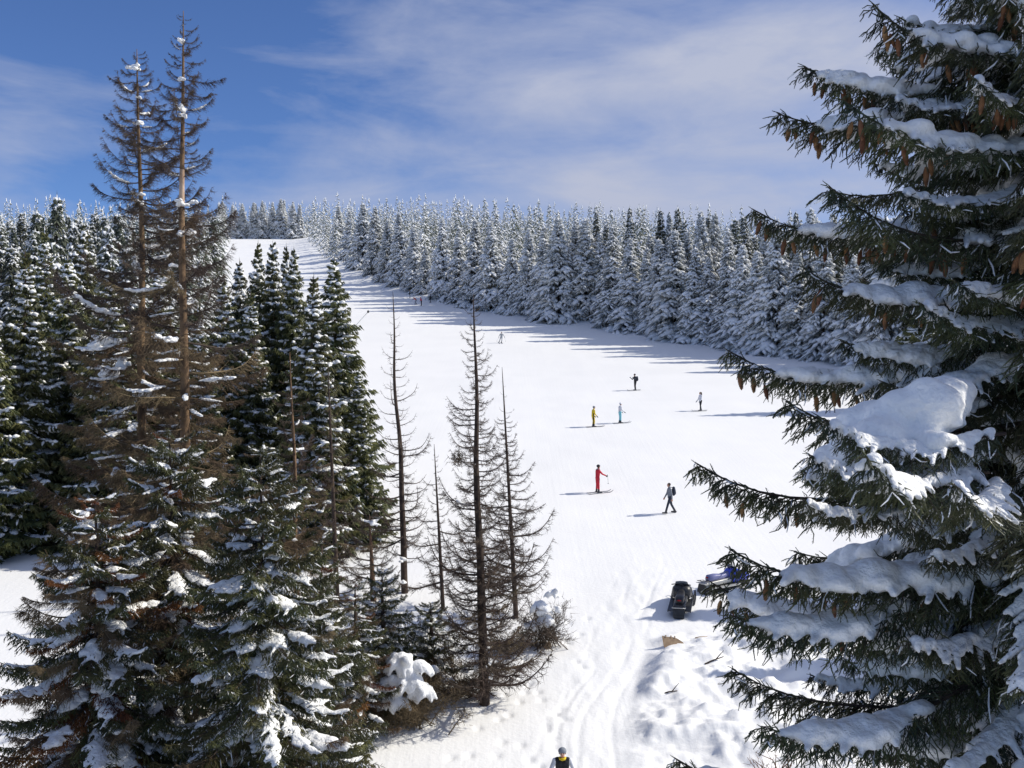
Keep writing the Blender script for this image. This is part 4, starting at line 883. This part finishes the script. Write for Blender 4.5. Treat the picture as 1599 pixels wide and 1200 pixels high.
# 1 skier at the lower edge, coming towards the camera
x, y = at(878, 27.0), 27.0
who = 'the skier at the lower edge'
p, J = person('skier in a black vest, white sleeves and grey beanie at the lower edge', x, y, -92, dict(jacket=M_BLACK, sleeve=M_WHITE, pants=M_BLACK, boot=M_PLAST, glove=M_BLACK, skin=M_SKIN, hair=M_HAIR, stripe_=None),
              dict(lean=14, lleg=(28, 6, 42), rleg=(26, 6, 40), larm=(18, 24, 55), rarm=(22, 24, 50)), .0095, M_GREY, True, 1.02, face=True)
sc_ = MB(); sc_.tubes(np.array([[[-.075, .02, .0], [-.06, .10, -.01], [0, .125, -.02], [.06, .10, -.01], [.075, .02, 0]]]), np.array([[.03, .034, .036, .034, .03]]), 8)
zh = J['larm'][2]; obj('collar', sc_.mesh('collar', M_YEL), p, tuple(J['neck']))
add_skis(p, J, who); add_pole(p, J, 'larm', (-.45, -.15, .06), who); add_pole(p, J, 'rarm', (.45, -.15, .06), who)
# 2 red skier
x, y = spot(933, 770); who = 'the skier in red'
p, J = person('skier in a red suit with grey collar and dark helmet, arm stretched out', x, y, 20, dict(jacket=M_RED, pants=M_RED, boot=M_PLAST, glove=M_BLACK, skin=M_SKIN, hair=M_HAIR), dict(lean=4, lleg=(4, 6, 6), rleg=(2, 6, 4), larm=(8, 10, 20), rarm=(42, 8, 25)), .016, M_BLACK, True)
sc_ = MB(); sc_.tubes(np.array([[[math.cos(a) * .10, math.sin(a) * .085, 0] for a in np.linspace(0, 6.28, 13)]]), np.full((1, 13), .036), 6); obj('collar', sc_.mesh('collar', M_GREY), p, tuple(J['neck'] - np.array([0, .01, .02])))
add_skis(p, J, who); add_pole(p, J, 'rarm', (.26, .62, .55), who)
# 3 walker
x, y = spot(1046, 803)
p, J = person('walker in a grey jacket and dark trousers striding without skis', x, y, 185, dict(jacket=M_GREY, pants=M_NAVY, boot=M_PLAST, glove=M_SKIN, skin=M_SKIN, hair=M_HAIR), dict(lean=3, lleg=(20, 2, 4), rleg=(-16, 2, 14), larm=(-14, 6, 10), rarm=(18, 6, 12)), .016, None, True, 1.02)
add_backpack(p, 'dark backpack on the back of the walker in grey', M_NAVY, 1.24, -.22, 1.05)
# 4 yellow
x, y = spot(926, 667); who = 'the skier in yellow'
p, J = person('skier in a yellow suit with a black side stripe', x, y, 15, dict(jacket=M_YEL, pants=M_YEL, stripe=M_BLACK, boot=M_PLAST, glove=M_BLACK, skin=M_SKIN, hair=M_HAIR), dict(lean=6, lleg=(10, 2, 16), rleg=(10, 3, 16), larm=(4, 8, 35), rarm=(6, 8, 35)), .02, M_GREY)
add_skis(p, J, who)
# 5 white and teal
x, y = spot(968, 661); who = 'the skier in white and pale blue'
p, J = person('skier in a white jacket and pale blue trousers beside the yellow one', x, y, 18, dict(jacket=M_WHITE, pants=M_TEAL, boot=M_PLAST, glove=M_GREY, skin=M_SKIN, hair=M_HAIR), dict(lean=4, lleg=(8, 4, 14), rleg=(4, 5, 8), larm=(8, 8, 45), rarm=(10, 8, 45)), .02, M_WHITE)
add_skis(p, J, who)
# 6 dark with a backpack
x, y = spot(992, 610); who = 'the dark skier with a rucksack'
p, J = person('skier in dark clothes with a rucksack, hands raised to the face', x, y, 205, dict(dark, jacket=M_BLACK, sleeve=M_NAVY, pants=M_BLACK), dict(lean=5, lleg=(12, 6, 16), rleg=(-4, 8, 8), larm=(35, 8, 95), rarm=(35, 8, 95)), .022, M_BLACK)
add_skis(p, J, who); add_backpack(p, 'dark rucksack on the back of the dark skier', M_NAVY, 1.22, -.22, 1.1)
# 7 white jacket, black trousers
x, y = spot(1094, 642); who = 'the skier in white and black'
p, J = person('skier in a white jacket and black trousers, long dark hair, legs apart', x, y, 200, dict(jacket=M_WHITE, pants=M_BLACK, boot=M_PLAST, glove=M_GREY, skin=M_SKIN, hair=M_HAIR), dict(lean=2, lleg=(14, 8, 8), rleg=(-10, 8, 6), larm=(10, 8, 30), rarm=(10, 8, 30)), .022, None,
              extra=((np.array([0, -.06, 1.66]), np.array([0, -.10, 1.42]), .08, .06, 'hair'),))
add_skis(p, J, who)
# 8 racing down
x, y = spot(783, 536); who = 'the skier racing down'
p, J = person('distant skier in pale grey racing down, arms spread', x, y, -80, dict(dark, jacket=M_LGREY, pants=M_LGREY), dict(lean=16, lleg=(22, -6, 34), rleg=(18, 20, 30), larm=(5, 34, 20), rarm=(5, 34, 20)), .03, M_GREY)
add_skis(p, J, who); add_pole(p, J, 'larm', (-.7, -.3, .25), who); add_pole(p, J, 'rarm', (.7, -.3, .25), who)
# 9-14 people at the forest edge
for px, py, hd_, lab, cl, ps, ex in (
    (640, 466, 180, 'person in black standing left of the pair in red, by the forest edge', dark, {}, {}),
    (650, 476, 200, 'bent figure in an orange-red jacket by the forest edge', dict(dark, jacket=M_OR, pants=M_GREY), dict(lean=48, lleg=(20, 8, 40), rleg=(30, 8, 45), larm=(50, 10, 20), rarm=(50, 10, 20)), dict(hat=M_OR)),
    (658, 478, 160, 'person in a red jacket and dark trousers beside the bent figure', dict(dark, jacket=M_RED), dict(lean=14), dict(hat=M_RED)),
    (672, 473, 190, 'slim person in black standing right of the pair in red', dark, dict(lleg=(3, 1, 2), rleg=(-3, 1, 2)), {}),
    (536, 413, 180, 'tiny dark person standing under the uppermost trees of the piste', dark, {}, {}),
    (521, 414, 180, 'tiny dark figure sitting in the snow at the top of the piste', dark, dict(lean=15, lleg=(80, 8, 15), rleg=(85, 8, 20), larm=(-20, 15, 10), rarm=(30, 12, 20)), dict(sit=.0))):
    x, y = spot(px, py); sit = 'sit' in ex
    person(lab, x, y, hd_, cl, ps, .035, ex.get('hat'), False, 1.0, None, (), False, .001 if sit else 0.0)

# ------------------------------------------------------------------ snowmobiles
M_BLUE = mat('blue_paint', (.03, .06, .55), (.045, .09, .62), 3, .25, 0, 1, .5, coat=.5); M_DKPL = mat('dark_plastic', (.016, .017, .02), (.035, .036, .04), 6, .4, 0, 1, .5)
M_SEATB = mat('seat_blue', (.16, .17, .34), (.22, .23, .42), 6, .4, .2, 30, .5, dist=.01); M_SEATK = mat('seat_black', (.018, .018, .02), (.03, .03, .034), 6, .38, .2, 30, .5, dist=.01)
M_ALU = mat('aluminium', (.42, .42, .41), (.52, .52, .50), 5, .4, 0, 1, .5, metal=.5); M_RUB = mat('track_rubber', (.012, .012, .013), (.03, .03, .032), 10, .75, .4, 20, .3, dist=.02)
M_LAMP = mat('tail_lamp_red', (.35, .02, .02), None, rough=.25); M_GLASS = mat('windshield_tint', (.10, .12, .15), (.16, .18, .2), 3, .08, 0, 1, .8, coat=.6); M_CLEAR = mat('lamp_glass', (.6, .62, .65), None, rough=.1)
def snowmobile(label, x, y, heading, hood, seat, side, name='snowmobile'):
    a = math.radians(heading - 90); f = (-math.sin(a), math.cos(a)); z0, z1 = Gz(x - f[0], y - f[1]), Gz(x + f[0], y + f[1])
    o = thing(name, label, 'snowmobile', (x, y, (z0 + z1) / 2 - .03), a); o.rotation_euler = (math.atan2(z1 - z0, 2.0), 0, a)
    def part(nm, mb, m, par=o, smooth=False): return obj(nm, mb.mesh(nm, m, smooth), par)
    # rubber track: a belt round the wheels with cross lugs
    t = MB(); pts = []
    for an in np.linspace(90, 270, 9): pts.append((-1.22 + .165 * math.cos(math.radians(an)), .17 + .165 * math.sin(math.radians(an))))
    pts += [(-.8, .003), (-.4, .0), (.1, .005)]
    for an in np.linspace(-60, 90, 8): pts.append((.42 + .13 * math.cos(math.radians(an)), .24 + .13 * math.sin(math.radians(an))))
    pts = np.array(pts); t.prism(pts, -.2, .2); per = np.concatenate([pts, pts[:1]])
    for i in range(len(per) - 1):
        sl = np.linalg.norm(per[i + 1] - per[i]); kn = max(1, int(sl / .07)); e = (per[i + 1] - per[i]) / sl; nn_ = np.array([e[1], -e[0]]); nn_ = nn_ * (1 if nn_ @ (per[i] - pts.mean(0)) > 0 else -1)
        for q in range(kn):
            c = per[i] + e * sl * (q + .5) / kn
            poly = np.array([c - e * .011 - nn_ * .01, c + e * .011 - nn_ * .01, c + e * .008 + nn_ * .028, c - e * .008 + nn_ * .028]); t.prism(poly, -.19, .19)
    part('track', t, M_RUB)
    b = MB(); b.loft([(-1.30, 0, .235, .36, .47), (-1.2, 0, .24, .33, .52), (-.3, 0, .245, .33, .54), (.35, 0, .27, .34, .58)], 20, p=6); tn = part('tunnel', b, side)
    for s in (-1, 1):
        r = MB(); r.prism([(-1.15, .27), (.45, .25), (.5, .275), (-1.15, .295)], s * .24, s * .45); r.prism([(-1.15, .24), (.45, .22), (.45, .30), (-1.15, .32)], s * .445, s * .475); part('running_board', r, side)
    s_ = MB(); s_.loft([(-1.02, 0, .13, .53, .70), (-.95, 0, .17, .51, .80), (-.6, 0, .19, .52, .80), (-.25, 0, .18, .53, .74), (.1, 0, .14, .55, .80), (.2, 0, .10, .57, .82)], 20, p=3.2); part('seat', s_, seat, smooth=True)
    h = MB(); h.loft([(.12, 0, .30, .36, .80), (.3, 0, .40, .28, .92), (.6, 0, .43, .24, .88), (.95, 0, .38, .26, .72), (1.2, 0, .27, .32, .58), (1.33, 0, .12, .38, .50)], 24, p=2.8); ho = part('hood', h, hood, smooth=True)
    for s in (-1, 1):
        hl = MB(); hl.ball((s * .17, 1.17, .55), (.09, .07, .045), 0, 2); part('headlight', hl, M_CLEAR, smooth=True)
        sp_ = MB(); sp_.prism([(.45, .16), (.95, .16), (1.05, .36), (.5, .40)], s * .40, s * .43); part('side_panel', sp_, M_DKPL)
    w = MB(); nn2 = 11; an = np.linspace(-1.1, 1.1, nn2); r0 = []
    for rad, yy, zz in ((.34, .42, .86), (.27, .24, 1.10)):
        for th in (0, .012): r0.append(np.stack([np.sin(an) * (rad - th), yy + (np.cos(an) - .5) * (rad - th) * .6, np.full(nn2, zz)], 1))
    v = np.stack([r0[0], r0[2], r0[3], r0[1]], 1); bb = (np.arange(nn2 - 1) * 4)[:, None]; k = np.arange(4)[None]
    w.add(v, q=np.concatenate([np.stack([bb + k, bb + (k + 1) % 4, bb + 4 + (k + 1) % 4, bb + 4 + k], -1).reshape(-1, 4), [[0, 1, 2, 3], [4 * nn2 - 1, 4 * nn2 - 2, 4 * nn2 - 3, 4 * nn2 - 4]]])); part('windshield', w, M_GLASS, smooth=True)
    hb = MB(); hb.tubes(np.array([[[-.38, .06, 1.02], [-.2, .14, 1.03], [0, .17, 1.0], [.2, .14, 1.03], [.38, .06, 1.02]]]), np.full((1, 5), .014), 8); hb.tubes(np.array([[[0, .34, .8], [0, .17, 1.0]]]), np.array([[.025, .02]]), 8); hbo = part('handlebar', hb, M_DKPL)
    for s in (-1, 1): gr = MB(); gr.tubes(np.array([[[s * .27, .10, 1.025], [s * .40, .05, 1.02]]]), np.array([[.022, .022]]), 8); part('grip', gr, M_RUB, hbo)
    for s in (-1, 1):
        sk = MB(); yy = np.array([.35, .5, .9, 1.2, 1.38, 1.5, 1.56]); zz = np.array([.035, .02, .02, .03, .09, .19, .28]); hw = np.array([.04, .06, .065, .065, .06, .045, .03]); rings = []
        for sx, dz in ((-1, 0), (1, 0), (1, .025), (-1, .025)): rings.append(np.column_stack([s * .48 + sx * hw, yy, zz + dz]))
        v = np.stack(rings, 1); bb = (np.arange(6) * 4)[:, None]; sk.add(v, q=np.concatenate([np.stack([bb + k, bb + (k + 1) % 4, bb + 4 + (k + 1) % 4, bb + 4 + k], -1).reshape(-1, 4), [[3, 2, 1, 0], [24, 25, 26, 27]]]))
        sk.tubes(np.array([[[s * .48, 1.5, .2], [s * .48, 1.4, .28], [s * .48, 1.05, .12]]]), np.full((1, 3), .01), 6); sk.tubes(np.array([[[s * .48, .88, .04], [s * .44, .84, .34]]]), np.array([[.035, .03]]), 8)
        sk.tubes(np.array([[[s * .45, .84, .26], [s * .2, .75, .38]]]), np.array([[.02, .02]]), 6); sk.tubes(np.array([[[s * .46, .88, .16], [s * .2, .95, .32]]]), np.array([[.02, .02]]), 6); part('ski', sk, M_DKPL)
    fl = MB(); fl.prism([(-1.33, .42), (-1.31, .43), (-1.42, .10), (-1.44, .10)], -.23, .23); part('snow_flap', fl, M_DKPL)
    bu = MB(); bu.tubes(np.array([[[-.27, -1.1, .44], [-.27, -1.4, .50], [-.2, -1.47, .53], [.2, -1.47, .53], [.27, -1.4, .50], [.27, -1.1, .44]]]), np.full((1, 6), .017), 8); part('rear_bumper', bu, M_ALU)
    ra = MB(); ra.tubes(np.array([[[-.2, -1.05, .56], [-.2, -1.42, .60], [.2, -1.42, .60], [.2, -1.05, .56]]]), np.full((1, 4), .012), 6)
    for yv in (-1.15, -1.28): ra.tubes(np.array([[[-.2, yv, .575], [.2, yv, .575]]]), np.full((1, 2), .01), 6)
    part('luggage_rack', ra, M_DKPL)
    tl = MB(); tl.ball((0, -1.03, .70), (.10, .025, .035), 0, 2); part('tail_light', tl, M_LAMP, smooth=True)
    return o
snowmobile('blue snowmobile with grey side boards, parked behind the black one', 9.55, 44.45, 28, M_BLUE, M_SEATB, M_ALU)
snowmobile('black snowmobile parked with its rear towards the view, nearer than the blue one', 7.15, 42.05, 76, M_DKPL, M_SEATK, M_DKPL)

# ------------------------------------------------------------------ small things lying in the snow
M_TAN = mat('tan_wood', (.27, .19, .125), (.40, .29, .19), 5, .8, .3, 20, .2, dist=.01)
x, y = at(1051, 37.6), 37.6
bd = MB(); pl = np.array([(-.50, .46), (-.30, .43), (-.05, .45), (.2, .40), (.45, .26), (.50, .20), (.36, .02), (.1, -.10), (-.3, -.10), (-.42, -.02)])
v0 = np.column_stack([pl[:, 0], -.012 + .03 * pl[:, 1], pl[:, 1]]); v1 = v0 + [0, .03, 0]; nP = len(pl); k = np.arange(nP)
bd.add(np.concatenate([v0, v1, [v0.mean(0)], [v1.mean(0)]]), t=np.concatenate([np.stack([np.full(nP, 2 * nP), k, (k + 1) % nP], 1), np.stack([np.full(nP, 2 * nP + 1), nP + (k + 1) % nP, nP + k], 1)]), q=np.stack([k, nP + k, nP + (k + 1) % nP, (k + 1) % nP], 1))
for bx in (-.36, -.12, .06): bd.box((bx, -.02, .40), (bx + .05, .02, .50))
bo = obj('wooden_board', bd.mesh('wooden_board', M_TAN, False), None, (x, y, Gz(x, y) - .10), (-.45, .12, .1), .85); tag(bo, 'tan wooden board sticking out of the lumpy snow below the snowmobiles', 'board')
def stick(px, py, L, yaw, pitch, r, label, m_, name='branch_stick', fork=True):
    x, y = hit(px, py); s = MB(); d = np.array([math.cos(yaw) * math.cos(pitch), math.sin(yaw) * math.cos(pitch), math.sin(pitch)])
    s.tubes(np.array([[-d * .25 * L, d * .1 * L + [0, 0, .02], d * L * .75]]), np.array([[r, r * .9, r * .5]]), 6)
    if fork: s.tubes(np.array([[d * .3 * L, d * .45 * L + [.05, -.05, .16], d * .55 * L + [.12, -.1, .3]]]), np.array([[r * .8, r * .6, r * .3]]), 5)
    return tag(obj(name, s.mesh(name, m_), None, (x, y, Gz(x, y) + .03)), label, 'stick')
stick(1108, 1055, .8, .35, .25, .03, 'dark forked stick poking out of the lumpy snow bank', M_BARK_D)
stick(1043, 1092, .45, .2, .12, .025, 'short dark stick lying in the lumpy snow below the board', M_BARK_D)
stick(1090, 1003, .5, .1, .1, .02, 'pale stick lying in the snow between the board and the snowmobile', M_TAN, fork=False)
# slender pole leaning by the green clump
d0 = 57.5; xa, za = at(540, d0), top_z(526, d0); xb, zb_ = at(575, d0), top_z(487, d0); m = MB()
zg = Gz(at(500, d0), d0); A0 = np.array([at(497, d0), d0, top_z(574, d0)]); B0 = np.array([xb, d0, zb_]); dirp = (B0 - A0) / np.linalg.norm(B0 - A0); tt = (A0[2] - zg + .1) / dirp[2]; A0 = A0 - dirp * tt
m.tubes(np.array([[A0 * 0, B0 - A0]]), np.array([[.03, .02]]), 7); po = obj('leaning_pole', m.mesh('leaning_pole', M_LGREY), None, tuple(A0)); tag(po, 'slender grey pole with a dark knob leaning out beside the green clump', 'pole')
kn_ = MB(); kn_.ball((0, 0, 0), (.07, .07, .08), 0, 2); obj('knob', kn_.mesh('knob', M_DKPL), po, tuple(B0 - A0))
